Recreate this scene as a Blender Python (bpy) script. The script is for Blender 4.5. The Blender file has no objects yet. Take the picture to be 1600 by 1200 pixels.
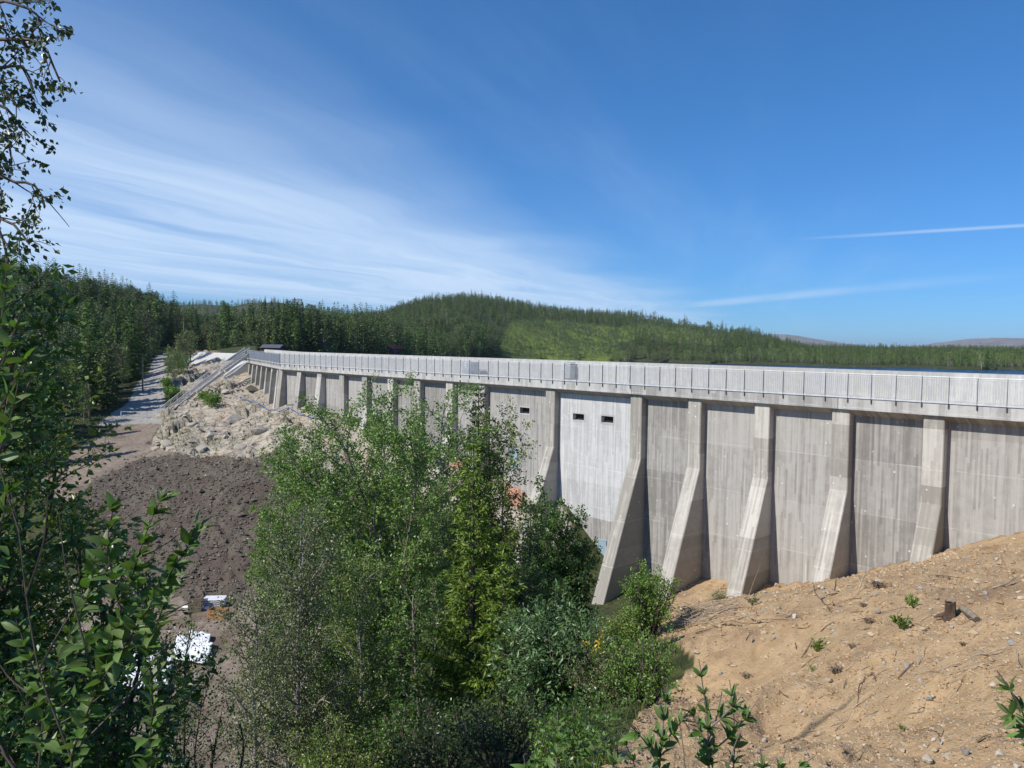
import bpy, bmesh, math, random
import numpy as np
from mathutils import Matrix, Vector, Euler

# ------------------------------------------------------------------ camera, sky, sun, exposure
S = bpy.context.scene
C = S.collection
F = 1205.0
CAMZ = 20.0
PITCH, ROLL = math.radians(2.85), math.radians(0.75)
cam = bpy.data.objects.new('camera', bpy.data.cameras.new('camera'))
cam.data.sensor_width = 36.0
cam.data.lens = 36.0 * F / 1600.0
cam.data.clip_start = 0.05
cam.data.clip_end = 60000.0
cam.matrix_world = Matrix.Translation((0, 0, CAMZ)) @ Matrix.Rotation(math.pi/2 - PITCH, 4, 'X') @ Matrix.Rotation(ROLL, 4, 'Z')
C.objects.link(cam)
S.camera = cam

SUN_H = Vector((-0.9065, -0.4221))          # towards the sun, on the ground
SUN_EL = math.radians(43)
EXPOSURE = 0.35
S.view_settings.view_transform = 'Standard'
S.view_settings.look = 'None'
S.view_settings.exposure = EXPOSURE
S.view_settings.gamma = 1.0
S.view_settings.use_curve_mapping = False
sd = bpy.data.lights.new('sun', 'SUN')
sd.energy = 4.2
sd.angle = math.radians(0.5)
sd.color = (1.0, 0.955, 0.88)
sun = bpy.data.objects.new('sun', sd)
to_sun = Vector((SUN_H.x*math.cos(SUN_EL), SUN_H.y*math.cos(SUN_EL), math.sin(SUN_EL)))
sun.rotation_euler = to_sun.to_track_quat('Z', 'Y').to_euler()
sun.location = (0, 0, 80)
C.objects.link(sun)


class NT:
    """small helper round a node tree"""
    def __init__(s, tree):
        s.t = tree
        s.n = tree.nodes
        s.n.clear()

    def new(s, typ, ins=None, **kw):
        nd = s.n.new(typ)
        for k, v in kw.items():
            setattr(nd, k, v)
        for k, v in (ins or {}).items():
            s.set(nd, k, v)
        return nd

    def set(s, nd, k, v):
        sock = nd.inputs[k]
        if isinstance(v, bpy.types.NodeSocket):
            s.t.links.new(v, sock)
        elif isinstance(v, bpy.types.Node):
            s.t.links.new(v.outputs[0], sock)
        else:
            if sock.type == 'RGBA' and len(v) == 3:
                v = (*v, 1)
            sock.default_value = v

    def math(s, op, a, b=None, c=None, clamp=False):
        ins = {0: a}
        if b is not None: ins[1] = b
        if c is not None: ins[2] = c
        nd = s.new('ShaderNodeMath', ins, operation=op)
        nd.use_clamp = clamp
        return nd.outputs[0]

    def vm(s, op, a, b=None):
        ins = {0: a}
        if b is not None: ins[1] = b
        nd = s.new('ShaderNodeVectorMath', ins, operation=op)
        return nd.outputs['Value'] if op in ('DOT_PRODUCT', 'LENGTH', 'DISTANCE') else nd.outputs[0]

    def mix(s, f, a, b, blend='MIX'):
        nd = s.n.new('ShaderNodeMix')
        nd.data_type = 'RGBA'
        nd.blend_type = blend
        s.set(nd, 0, f); s.set(nd, 6, a); s.set(nd, 7, b)
        return nd.outputs[2]

    def noise(s, vec, scale, detail=4, rough=0.55, dist=0.0):
        nd = s.new('ShaderNodeTexNoise', {'Scale': scale, 'Detail': detail, 'Roughness': rough, 'Distortion': dist})
        if vec is not None: s.set(nd, 'Vector', vec)
        return nd.outputs['Fac']

    def ss(s, v, a, b, lo=0.0, hi=1.0):
        nd = s.new('ShaderNodeMapRange', {'Value': v, 'From Min': a, 'From Max': b, 'To Min': lo, 'To Max': hi})
        nd.interpolation_type = 'SMOOTHSTEP'
        return nd.outputs[0]

    def ramp(s, v, stops):
        nd = s.new('ShaderNodeValToRGB', {0: v})
        e = nd.color_ramp.elements
        while len(e) < len(stops): e.new(0.5)
        for el, (p, c) in zip(e, stops):
            el.position = p; el.color = (*c, 1)
        return nd.outputs[0]

    def comb(s, x, y, z):
        return s.new('ShaderNodeCombineXYZ', {0: x, 1: y, 2: z}).outputs[0]


# sky: physical sky with a thin sheet of cirrus lying at one height over the land
W = bpy.data.worlds.new('World')
S.world = W
W.use_nodes = True
w = NT(W.node_tree)
sky = w.new('ShaderNodeTexSky', sky_type='NISHITA', sun_disc=False, sun_elevation=SUN_EL,
            sun_rotation=math.atan2(SUN_H.x, SUN_H.y), altitude=500, air_density=1.0, dust_density=0.0, ozone_density=6.0)
tc = w.new('ShaderNodeTexCoord')
sp = w.new('ShaderNodeSeparateXYZ', {0: tc.outputs['Generated']})
dz = w.math('MAXIMUM', sp.outputs[2], 0.0)
dz = w.math('ADD', dz, 0.006)
cx = w.math('DIVIDE', sp.outputs[0], dz)
cy = w.math('DIVIDE', sp.outputs[1], dz)
# across / along the streaks
al = w.math('ADD', w.math('MULTIPLY', cx, 0.344), w.math('MULTIPLY', cy, 0.939))
ac = w.math('SUBTRACT', cx, w.math('ADD', w.math('MULTIPLY', cy, 0.366), -2.80))
wob = w.noise(w.comb(w.math('MULTIPLY', cx, 0.3), w.math('MULTIPLY', cy, 0.3), 0.0), 1.0, 3, 0.5)
ac2 = w.math('ADD', ac, w.math('MULTIPLY', w.math('SUBTRACT', wob, 0.5), 2.2))
sheet = w.math('MULTIPLY', w.ss(ac2, 1.5, -1.5), w.ss(ac2, -13.0, -5.0))
st1 = w.noise(w.comb(w.math('MULTIPLY', ac2, 1.1), w.math('MULTIPLY', al, 0.16), 3.1), 1.0, 6, 0.6, 0.4)
st2 = w.noise(w.comb(w.math('MULTIPLY', ac2, 5.0), w.math('MULTIPLY', al, 0.5), 7.7), 1.0, 6, 0.65, 0.6)
dens = w.math('ADD', w.ss(st1, 0.20, 0.70, 0.42, 0.95), w.math('MULTIPLY', w.math('SUBTRACT', st2, 0.5), 0.30), clamp=True)
cir = w.math('MULTIPLY', sheet, dens)
wis = w.noise(w.comb(w.math('MULTIPLY', ac, 0.35), w.math('MULTIPLY', al, 0.05), 11.3), 1.0, 6, 0.62, 0.5)
wisp = w.math('MULTIPLY', w.ss(wis, 0.50, 0.80), 0.16)
# one contrail in the same sheet
ax_, ay_, bx_, by_ = 2.29, 6.88, 6.4, 4.26
ln = math.hypot(bx_-ax_, by_-ay_)
ux_, uy_ = (bx_-ax_)/ln, (by_-ay_)/ln
tl = w.math('ADD', w.math('MULTIPLY', w.math('SUBTRACT', cx, ax_), ux_), w.math('MULTIPLY', w.math('SUBTRACT', cy, ay_), uy_))
td = w.math('ABSOLUTE', w.math('SUBTRACT', w.math('MULTIPLY', w.math('SUBTRACT', cx, ax_), uy_), w.math('MULTIPLY', w.math('SUBTRACT', cy, ay_), ux_)))
td = w.math('ADD', td, w.math('MULTIPLY', w.math('SUBTRACT', w.noise(w.comb(cx, cy, 0.0), 3.0, 3), 0.5), 0.06))
trail = w.math('MULTIPLY', w.ss(td, 0.15, 0.0), w.math('MULTIPLY', w.ss(tl, -0.2, 1.6, 0.0, 0.48), w.ss(tl, 7.0, 5.0)))
# a faint low band of the same cloud off to the right
ax_, ay_, bx_, by_ = 3.0, 19.0, 6.2, 8.5
ln = math.hypot(bx_-ax_, by_-ay_); ux_, uy_ = (bx_-ax_)/ln, (by_-ay_)/ln
bl = w.math('ADD', w.math('MULTIPLY', w.math('SUBTRACT', cx, ax_), ux_), w.math('MULTIPLY', w.math('SUBTRACT', cy, ay_), uy_))
bd = w.math('ABSOLUTE', w.math('SUBTRACT', w.math('MULTIPLY', w.math('SUBTRACT', cx, ax_), uy_), w.math('MULTIPLY', w.math('SUBTRACT', cy, ay_), ux_)))
band = w.math('MULTIPLY', w.ss(bd, 0.95, 0.05, 0.0, 0.42), w.math('MULTIPLY', w.ss(bl, -4.0, 1.0), w.ss(bl, 11.5, 5.0)))
band = w.math('MULTIPLY', band, w.ss(st1, 0.25, 0.65, 0.4, 1.0))
alpha = w.math('MAXIMUM', w.math('MAXIMUM', cir, w.math('MAXIMUM', wisp, band)), trail)
alpha = w.math('MULTIPLY', alpha, w.ss(sp.outputs[2], 0.0, 0.06))
# one even colour response for the whole sky, as the phone's picture has it
ch = w.new('ShaderNodeSeparateColor', {0: sky.outputs[0]})
cc = [w.math('MULTIPLY', w.math('POWER', ch.outputs[i], g_), k_) for i, (g_, k_) in enumerate(((0.90, 0.40), (0.80, 0.90), (0.86, 1.26)))]
skyc = w.mix(alpha, w.new('ShaderNodeCombineColor', {0: cc[0], 1: cc[1], 2: cc[2]}).outputs[0], (4.9, 6.2, 8.0))
bg = w.new('ShaderNodeBackground', {'Color': skyc, 'Strength': 0.1})
w.new('ShaderNodeOutputWorld', {'Surface': bg})
S.cycles.use_denoising = True
S.cycles.max_bounces = 6
S.cycles.diffuse_bounces = 3
S.cycles.transmission_bounces = 3
S.cycles.volume_bounces = 0
S.cycles.transparent_max_bounces = 6

rnd = random.Random(5)
R = np.random.default_rng(11)

# ------------------------------------------------------------------ geometry helpers
CAMM = np.array(cam.matrix_world)[:3, :3]


def ray(px, py):
    v = CAMM @ np.array([px-800.0, 600.0-py, -F])
    return v / v[1]


def P(px, py, d):
    r = ray(px, py)
    return Vector((r[0]*d, d, CAMZ + r[2]*d))


def proj(x, y, z):
    q = np.stack([x, y, z-CAMZ], -1) @ CAMM
    dd = np.maximum(-q[..., 2], 1e-3)
    return 800 + F*q[..., 0]/dd, 600 - F*q[..., 1]/dd


def hor(px):
    return 540.02 + (np.asarray(px, float)-800)*0.01309


def XO(px, d):
    return (px-800)/F*d*1.0


def hash2(ix, iy, seed=0):
    h = (ix.astype(np.int64)*374761393 + iy.astype(np.int64)*668265263 + seed*1442695041) & 0x7fffffff
    h = ((h ^ (h >> 13))*1274126177) & 0x7fffffff
    h = (h ^ (h >> 16)) & 0xffffff
    return h / float(0xffffff)


def vnoise(x, y, seed=0):
    ix, iy = np.floor(x), np.floor(y)
    fx, fy = x-ix, y-iy
    fx = fx*fx*(3-2*fx); fy = fy*fy*(3-2*fy)
    ix = ix.astype(np.int64); iy = iy.astype(np.int64)
    a = hash2(ix, iy, seed); b = hash2(ix+1, iy, seed); c = hash2(ix, iy+1, seed); d = hash2(ix+1, iy+1, seed)
    return (a*(1-fx)+b*fx)*(1-fy) + (c*(1-fx)+d*fx)*fy - 0.5


def fbm(x, y, octv=4, seed=0, gain=0.5):
    s = 0; a = 1.0
    for o in range(octv):
        s = s + a*vnoise(x*2**o + 17.3*o, y*2**o - 9.1*o, seed+o)
        a *= gain
    return s


def cells(x, y, seed=0):
    """cell id randoms and edge distance of jittered cells"""
    ix, iy = np.floor(x).astype(np.int64), np.floor(y).astype(np.int64)
    f1 = np.full(x.shape, 9.0); f2 = np.full(x.shape, 9.0)
    r1 = np.zeros(x.shape); r2 = np.zeros(x.shape); r3 = np.zeros(x.shape); dx1 = np.zeros(x.shape); dy1 = np.zeros(x.shape)
    for a in (-1, 0, 1):
        for b in (-1, 0, 1):
            jx, jy = ix+a, iy+b
            qx = jx + 0.1 + 0.8*hash2(jx, jy, seed+1); qy = jy + 0.1 + 0.8*hash2(jx, jy, seed+2)
            dd = np.hypot(x-qx, y-qy)
            cl = dd < f1
            f2 = np.where(cl, f1, np.minimum(f2, dd))
            f1 = np.where(cl, dd, f1)
            r1 = np.where(cl, hash2(jx, jy, seed+3), r1); r2 = np.where(cl, hash2(jx, jy, seed+4), r2); r3 = np.where(cl, hash2(jx, jy, seed+5), r3)
            dx1 = np.where(cl, x-qx, dx1); dy1 = np.where(cl, y-qy, dy1)
    return r1, r2, r3, dx1, dy1, f2-f1


def sstep(a, b, v):
    t = np.clip((v-a)/(b-a), 0, 1)
    return t*t*(3-2*t)


def inpoly(px, py, poly):
    ins = np.zeros(np.shape(px), bool)
    n = len(poly)
    for i in range(n):
        x1, y1 = poly[i]; x2, y2 = poly[(i+1) % n]
        if y1 == y2: continue
        c = ((y1 > py) != (y2 > py)) & (px < (x2-x1)*(py-y1)/(y2-y1)+x1)
        ins ^= c
    return ins


def mesh_from(name, V, T=None, Q=None, mats=(), smooth=False, mi=None):
    """fast mesh from vertex, triangle and quad arrays"""
    me = bpy.data.meshes.new(name)
    V = np.asarray(V, np.float32).reshape(-1, 3)
    T = np.zeros((0, 3), np.int32) if T is None or len(T) == 0 else np.asarray(T, np.int32).reshape(-1, 3)
    Q = np.zeros((0, 4), np.int32) if Q is None or len(Q) == 0 else np.asarray(Q, np.int32).reshape(-1, 4)
    me.vertices.add(len(V)); me.vertices.foreach_set('co', V.ravel())
    nl = T.size + Q.size
    me.loops.add(nl)
    me.loops.foreach_set('vertex_index', np.concatenate([T.ravel(), Q.ravel()]))
    npol = len(T)+len(Q)
    me.polygons.add(npol)
    tot = np.concatenate([np.full(len(T), 3, np.int32), np.full(len(Q), 4, np.int32)])
    st = np.concatenate([[0], np.cumsum(tot)[:-1]]).astype(np.int32) if npol else np.zeros(0, np.int32)
    me.polygons.foreach_set('loop_start', st)
    me.polygons.foreach_set('loop_total', tot)
    me.polygons.foreach_set('use_smooth', np.full(npol, bool(smooth)))
    for m in mats: me.materials.append(m)
    if mi is not None: me.polygons.foreach_set('material_index', np.asarray(mi, np.int32))
    me.update(calc_edges=True)
    return me


class MB:
    def __init__(s):
        s.v = []; s.t = []; s.q = []; s.n = 0

    def add(s, V, T=None, Q=None):
        V = np.asarray(V, float).reshape(-1, 3)
        if T is not None and len(T): s.t.append(np.asarray(T, np.int64)+s.n)
        if Q is not None and len(Q): s.q.append(np.asarray(Q, np.int64)+s.n)
        s.v.append(V); s.n += len(V)
        return s

    def box(s, x0, x1, y0, y1, z0, z1, M=None):
        V = np.array([[x0,y0,z0],[x1,y0,z0],[x1,y1,z0],[x0,y1,z0],[x0,y0,z1],[x1,y0,z1],[x1,y1,z1],[x0,y1,z1]], float)
        if M is not None: V = V @ np.array(M.to_3x3()).T + np.array(M.translation)
        return s.add(V, None, [[3,2,1,0],[4,5,6,7],[0,1,5,4],[1,2,6,5],[2,3,7,6],[3,0,4,7]])

    def beam(s, a, b, wd, ht):
        """square bar from a to b"""
        a, b = Vector(a), Vector(b)
        d = b-a
        M = Matrix.Translation(a) @ d.to_track_quat('X', 'Z').to_matrix().to_4x4()
        return s.box(0, d.length, -wd/2, wd/2, -ht/2, ht/2, M)

    def prism(s, prof, x0, x1):
        """profile in (y, z), extruded along x"""
        n = len(prof)
        V = [[x0, p[0], p[1]] for p in prof]+[[x1, p[0], p[1]] for p in prof]
        Q = [[i, (i+1) % n, n+(i+1) % n, n+i] for i in range(n)]
        T = [[0, i+1, i] for i in range(1, n-1)] + [[n, n+i, n+i+1] for i in range(1, n-1)]
        return s.add(V, T, Q)

    def tube(s, pts, rad, sides=5, cap=False):
        pts = np.asarray(pts, float); n = len(pts)
        rad = np.broadcast_to(np.asarray(rad, float), (n,))
        tg = np.gradient(pts, axis=0)
        tg /= np.linalg.norm(tg, axis=1, keepdims=True)+1e-9
        ref = np.array([0, 0, 1.0]) if abs(tg[0, 2]) < 0.8 else np.array([1.0, 0, 0])
        u = np.cross(tg, ref); u /= np.linalg.norm(u, axis=1, keepdims=True)+1e-9
        v = np.cross(tg, u)
        a = np.arange(sides)*2*math.pi/sides
        V = pts[:, None, :] + rad[:, None, None]*(np.cos(a)[None, :, None]*u[:, None, :]+np.sin(a)[None, :, None]*v[:, None, :])
        i = np.arange(n-1)[:, None]*sides; j = np.arange(sides)[None, :]; k = (j+1) % sides
        Q = np.stack([i+j, i+k, i+sides+k, i+sides+j], -1).reshape(-1, 4)
        T = None
        if cap:
            T = [[0, q+1, q] for q in range(1, sides-1)] + [[(n-1)*sides, (n-1)*sides+q, (n-1)*sides+q+1] for q in range(1, sides-1)]
        return s.add(V.reshape(-1, 3), T, Q)

    def mesh(s, name, mats=(), smooth=False, off=None):
        V = np.concatenate(s.v) if s.v else np.zeros((0, 3))
        if off is not None: V = V - np.asarray(off, float)
        return mesh_from(name, V, np.concatenate(s.t) if s.t else None, np.concatenate(s.q) if s.q else None, mats, smooth)


def obj(name, me, parent=None, loc=None, rot=None, scale=None):
    o = bpy.data.objects.new(name, me)
    C.objects.link(o)
    if parent is not None: o.parent = parent
    if loc is not None: o.location = loc
    if rot is not None: o.rotation_euler = rot
    if scale is not None: o.scale = scale if hasattr(scale, '__len__') else (scale,)*3
    return o


def tag(o, label, cat, group=None):
    o['label'] = label; o['category'] = cat
    if group: o['group'] = group
    return o


def thing(name, label, cat, loc=(0, 0, 0), rotz=0.0, group=None, scale=1.0):
    return tag(obj(name, None, None, loc, (0, 0, rotz), scale), label, cat, group)


def structure(name, me):
    o = obj(name, me); o['kind'] = 'structure'; return o


def bevelled(me, w_, seg=1):
    bm = bmesh.new(); bm.from_mesh(me)
    bmesh.ops.bevel(bm, geom=[e for e in bm.edges], offset=w_, segments=seg, affect='EDGES')
    bm.to_mesh(me); bm.free()
    return me

# ------------------------------------------------------------------ materials
def new_mat(name):
    m = bpy.data.materials.new(name); m.use_nodes = True
    return m, NT(m.node_tree)


def principled(t, col, rough=0.8, bump=None, strength=0.3, dist=0.05, **ins):
    p = t.new('ShaderNodeBsdfPrincipled', {'Base Color': col, 'Roughness': rough})
    for k, v in ins.items(): t.set(p, k.replace('_', ' '), v)
    if bump is not None:
        b = t.new('ShaderNodeBump', {'Strength': strength, 'Distance': dist, 'Height': bump})
        t.set(p, 'Normal', b.outputs[0])
    t.new('ShaderNodeOutputMaterial', {'Surface': p})
    return p


def plain(name, col, rough=0.6, metal=0.0, var=0.12, scale=3.0):
    m, t = new_mat(name)
    g = t.new('ShaderNodeNewGeometry').outputs['Position']
    n = t.noise(g, scale, 5, 0.6)
    c = t.mix(t.ss(n, 0.3, 0.7), tuple(x*(1-var) for x in col), tuple(min(1, x*(1+var)) for x in col))
    principled(t, c, rough, n, 0.1, 0.02, Metallic=metal)
    return m


DIRS = (-0.66868, 0.74354)      # the long straight of the dam runs this way


def concrete(name, lo, hi, streak=1.0, stain=(0.16, 0.15, 0.13), pale=(0.62, 0.6, 0.56), board=0.12, spots=1.0, pour=0.16):
    m, t = new_mat(name)
    g = t.new('ShaderNodeNewGeometry').outputs['Position']
    s3 = t.new('ShaderNodeSeparateXYZ', {0: g})
    u = t.math('ADD', t.math('MULTIPLY', s3.outputs[0], DIRS[0]), t.math('MULTIPLY', s3.outputs[1], DIRS[1]))
    z = s3.outputs[2]
    rid = t.new('ShaderNodeObjectInfo').outputs['Random']
    # form boards: every board its own tone
    bu = t.math('DIVIDE', u, board)
    bid = t.math('FLOOR', bu)
    zb = t.math('FLOOR', t.math('ADD', t.math('DIVIDE', z, 3.1), t.math('MULTIPLY', t.new('ShaderNodeTexWhiteNoise', {'W': bid}, noise_dimensions='1D').outputs[0], 3.0)))
    tone = t.new('ShaderNodeTexWhiteNoise', {'Vector': t.comb(bid, zb, 0.0)}, noise_dimensions='3D').outputs[0]
    bigv = t.noise(t.comb(t.math('MULTIPLY', u, 0.9), t.math('MULTIPLY', z, 0.4), rid), 1.0, 6, 0.7)
    stk = t.noise(t.comb(t.math('MULTIPLY', u, 5.5), t.math('MULTIPLY', z, 0.22), 3.0), 1.0, 6, 0.68)
    mot = t.noise(g, 2.2, 7, 0.66)
    f = t.math('ADD', t.math('MULTIPLY', tone, 0.26), t.math('ADD', t.math('MULTIPLY', bigv, 0.30), t.math('ADD', t.math('MULTIPLY', stk, 0.55*streak), t.math('MULTIPLY', mot, 0.35))))
    f = t.math('ADD', f, t.math('MULTIPLY', t.math('SUBTRACT', rid, 0.5), 0.22))
    pz = t.math('FLOOR', t.math('DIVIDE', t.math('ADD', z, t.math('MULTIPLY', rid, 5.0)), 3.05))
    pseg = t.new('ShaderNodeTexWhiteNoise', {'Vector': t.comb(pz, t.math('MULTIPLY', rid, 91.0), 2.0)}, noise_dimensions='3D').outputs[0]
    f = t.math('ADD', f, t.math('MULTIPLY', t.math('SUBTRACT', pseg, 0.5), pour))
    col = t.mix(t.ss(f, 0.42, 1.04), lo, hi)
    # runs of lime and of dirt
    run = t.noise(t.comb(t.math('MULTIPLY', u, 3.1), t.math('MULTIPLY', z, 0.10), 9.0), 1.0, 5, 0.7)
    col = t.mix(t.ss(run, 0.63, 0.73, 0.0, 0.55*streak), col, pale)
    run2 = t.noise(t.comb(t.math('MULTIPLY', u, 2.3), t.math('MULTIPLY', z, 0.14), 21.0), 1.0, 6, 0.72)
    col = t.mix(t.ss(run2, 0.58, 0.75, 0.0, 0.55*streak), col, stain)
    # lift joints
    lift = t.math('FRACT', t.math('DIVIDE', t.math('ADD', z, t.math('MULTIPLY', mot, 0.05)), 3.05))
    lj = t.math('MULTIPLY', t.ss(t.math('ABSOLUTE', t.math('SUBTRACT', lift, 0.5)), 0.012, 0.004), t.ss(bigv, 0.35, 0.6))
    col = t.mix(t.math('MULTIPLY', lj, 0.35), col, pale)
    # patches, blowholes, white specks
    vo = t.new('ShaderNodeTexVoronoi', {'Vector': g, 'Scale': 2.1, 'Randomness': 1.0})
    spk = t.math('MULTIPLY', t.ss(vo.outputs['Distance'], 0.16, 0.09), t.ss(t.noise(g, 0.6, 3), 0.5, 0.62))
    col = t.mix(t.math('MULTIPLY', spk, 0.6*spots), col, (0.72, 0.71, 0.68))
    vo2 = t.new('ShaderNodeTexVoronoi', {'Vector': g, 'Scale': 4.3, 'Randomness': 1.0})
    col = t.mix(t.math('MULTIPLY', t.ss(vo2.outputs['Distance'], 0.11, 0.06), 0.45*spots), col, (0.12, 0.11, 0.1))
    sm = t.noise(t.comb(t.math('MULTIPLY', u, 1.6), t.math('MULTIPLY', z, 2.6), 4.0), 1.0, 6, 0.75)
    col = t.mix(t.ss(sm, 0.66, 0.72, 0.0, 0.5*spots), col, (0.66, 0.65, 0.62))
    gap = t.ss(t.math('ABSOLUTE', t.math('SUBTRACT', t.math('FRACT', bu), 0.5)), 0.44, 0.5)
    hgt = t.math('ADD', t.math('MULTIPLY', gap, 0.5), t.math('ADD', t.math('MULTIPLY', tone, 0.35), t.math('MULTIPLY', mot, 0.8)))
    principled(t, col, 0.88, hgt, 0.25, 0.015)
    return m


M_wall = concrete('wall concrete', (0.19, 0.177, 0.16), (0.40, 0.38, 0.35), 1.1)
M_white = concrete('whitewashed concrete', (0.37, 0.365, 0.355), (0.60, 0.595, 0.585), 0.8, (0.3, 0.29, 0.27), (0.75, 0.75, 0.75))
M_butt = concrete('buttress concrete', (0.27, 0.25, 0.215), (0.53, 0.50, 0.45), 0.8, (0.2, 0.18, 0.15), (0.64, 0.62, 0.58), 0.12, 1.2, 0.34)
M_slab = concrete('slab concrete', (0.26, 0.25, 0.235), (0.50, 0.49, 0.465), 0.9, (0.15, 0.145, 0.14), (0.68, 0.67, 0.65), 0.3)
M_para = concrete('parapet concrete', (0.38, 0.37, 0.345), (0.58, 0.57, 0.535), 0.6, (0.33, 0.32, 0.30), (0.75, 0.74, 0.71), 0.14, 0.4)
M_new = concrete('new concrete', (0.46, 0.45, 0.43), (0.66, 0.65, 0.63), 0.35, (0.4, 0.39, 0.37), (0.75, 0.74, 0.72), 0.6, 0.2)
M_galv = plain('galvanised steel', (0.55, 0.56, 0.57), 0.5, 0.15)
M_post = plain('dull galvanised steel', (0.16, 0.165, 0.17), 0.5, 0.5)
M_dark = plain('black fittings and painted dark', (0.012, 0.012, 0.012), 0.9)
M_door = plain('grey blue door paint', (0.27, 0.36, 0.42), 0.5)
M_wood = plain('weathered wood', (0.26, 0.20, 0.14), 0.85, 0, 0.25, 9)
M_ply = plain('orange brown plywood', (0.42, 0.22, 0.09), 0.7, 0, 0.2, 6)
M_whitep = plain('white sheeting', (0.78, 0.79, 0.82), 0.5)
M_red = plain('red paint', (0.45, 0.03, 0.025), 0.5)
M_orange = plain('orange plastic', (0.75, 0.16, 0.03), 0.5)
M_blue = plain('blue hose', (0.13, 0.20, 0.42), 0.5)
M_cabin = plain('dark red boards', (0.09, 0.02, 0.022), 0.8)
M_roof = plain('dark grey roofing', (0.09, 0.095, 0.11), 0.55)
M_glass = plain('dark window glass', (0.02, 0.025, 0.03), 0.1)
M_tank = plain('milky plastic', (0.62, 0.68, 0.70), 0.4)
M_cabinet = plain('grey cabinet paint', (0.30, 0.31, 0.31), 0.5)
M_rust = plain('rust red sheeting', (0.36, 0.17, 0.115), 0.8, 0, 0.3, 3)
M_bark = plain('grey brown bark', (0.17, 0.145, 0.115), 0.9, 0, 0.4, 14)
M_barkd = plain('dark bark', (0.10, 0.08, 0.06), 0.9, 0, 0.4, 12)
M_stump = plain('dark stump bark', (0.075, 0.048, 0.034), 0.95, 0, 0.5, 16)
M_twig = plain('dry stick bark', (0.36, 0.29, 0.21), 0.85, 0, 0.35, 20)
M_twigd = plain('dark stick bark', (0.13, 0.09, 0.06), 0.9, 0, 0.35, 20)


def birch_bark():
    m, t = new_mat('birch bark')
    g = t.new('ShaderNodeNewGeometry').outputs['Position']
    n = t.noise(t.vm('MULTIPLY', g, (9.0, 9.0, 26.0)), 1.0, 5, 0.65)
    c = t.mix(t.ss(n, 0.5, 0.66), (0.34, 0.31, 0.27), (0.09, 0.075, 0.06))
    principled(t, c, 0.8, n, 0.3, 0.01)
    return m


M_birch = birch_bark()


def leaf_mat(name, dark, mid, light, trans=0.32, rough=0.42, tint=0.0, spec=0.5, mottle=False):
    m, t = new_mat(name)
    gm = t.new('ShaderNodeNewGeometry')
    oi = t.new('ShaderNodeObjectInfo').outputs['Random']
    r = gm.outputs['Random Per Island']
    c = t.ramp(r, [(0.0, dark), (0.5, mid), (1.0, light)])
    if mottle:      # blotches and a paler midrib side to each leaf
        tcn = t.new('ShaderNodeTexCoord').outputs['Object']
        nn = t.noise(tcn, 5.0, 5, 0.65)
        c = t.mix(t.ss(nn, 0.35, 0.7, 0.0, 0.55), c, t.mix(1.0, c, (1.35, 1.2, 0.8), 'MULTIPLY'))
        c = t.mix(t.ss(nn, 0.70, 0.78, 0.0, 0.7), c, (0.10, 0.065, 0.03))
        sx = t.new('ShaderNodeSeparateXYZ', {0: tcn}).outputs[0]
        c = t.mix(t.ss(t.math('ABSOLUTE', sx), 0.025, 0.005, 0.0, 0.5), c, (0.20, 0.26, 0.10))
        oi2 = t.math('FRACT', t.math('MULTIPLY', oi, 5.7))
        c = t.mix(t.ss(oi2, 0.0, 1.0, 0.0, 0.45), c, t.mix(1.0, c, (0.62, 0.68, 0.6), 'MULTIPLY'))
    if tint:
        h = t.new('ShaderNodeHueSaturation', {'Hue': t.math('ADD', 0.5, t.math('MULTIPLY', t.math('SUBTRACT', oi, 0.5), 0.05*tint)),
                                              'Saturation': t.math('ADD', 0.85, t.math('MULTIPLY', oi, 0.25)),
                                              'Value': t.math('ADD', 0.72, t.math('MULTIPLY', t.math('FRACT', t.math('MULTIPLY', oi, 7.3)), 0.55*tint)), 'Color': c})
        c = h.outputs[0]
    p = t.new('ShaderNodeBsdfPrincipled', {'Base Color': c, 'Roughness': rough, 'Specular IOR Level': spec})
    tr = t.new('ShaderNodeBsdfTranslucent', {'Color': t.mix(0.6, c, t.mix(1.0, c, (1.25, 1.5, 0.45), 'MULTIPLY'))})
    mx = t.new('ShaderNodeMixShader', {0: trans*0.8, 1: p, 2: tr})
    t.new('ShaderNodeOutputMaterial', {'Surface': mx})
    return m


L_birch = leaf_mat('birch leaves', (0.092, 0.145, 0.024), (0.155, 0.222, 0.041), (0.248, 0.308, 0.068), 0.3, 0.4)
L_willow = leaf_mat('willow leaves', (0.096, 0.179, 0.033), (0.162, 0.272, 0.054), (0.257, 0.366, 0.090), 0.28, 0.4)
L_grey = leaf_mat('grey green small leaves', (0.099, 0.121, 0.048), (0.149, 0.174, 0.069), (0.264, 0.272, 0.131), 0.25, 0.4)
L_fresh = leaf_mat('fresh green leaves', (0.090, 0.173, 0.025), (0.150, 0.259, 0.044), (0.224, 0.345, 0.063), 0.35, 0.42)
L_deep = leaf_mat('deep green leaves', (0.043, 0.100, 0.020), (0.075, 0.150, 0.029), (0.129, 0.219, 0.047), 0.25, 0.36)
L_big = leaf_mat('broad sapling leaves', (0.077, 0.143, 0.030), (0.110, 0.198, 0.045), (0.165, 0.264, 0.070), 0.36, 0.48, 0.6, 0.35, True)
L_spruce = leaf_mat('spruce needles', (0.039, 0.079, 0.017), (0.081, 0.135, 0.027), (0.141, 0.200, 0.037), 0.12, 0.6, 1.0)
L_young = leaf_mat('young spruce needles', (0.077, 0.137, 0.016), (0.133, 0.209, 0.022), (0.219, 0.288, 0.030), 0.25, 0.6)
L_dspr = leaf_mat('dark spruce needles', (0.025, 0.050, 0.020), (0.045, 0.078, 0.028), (0.077, 0.112, 0.039), 0.15, 0.6)
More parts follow.
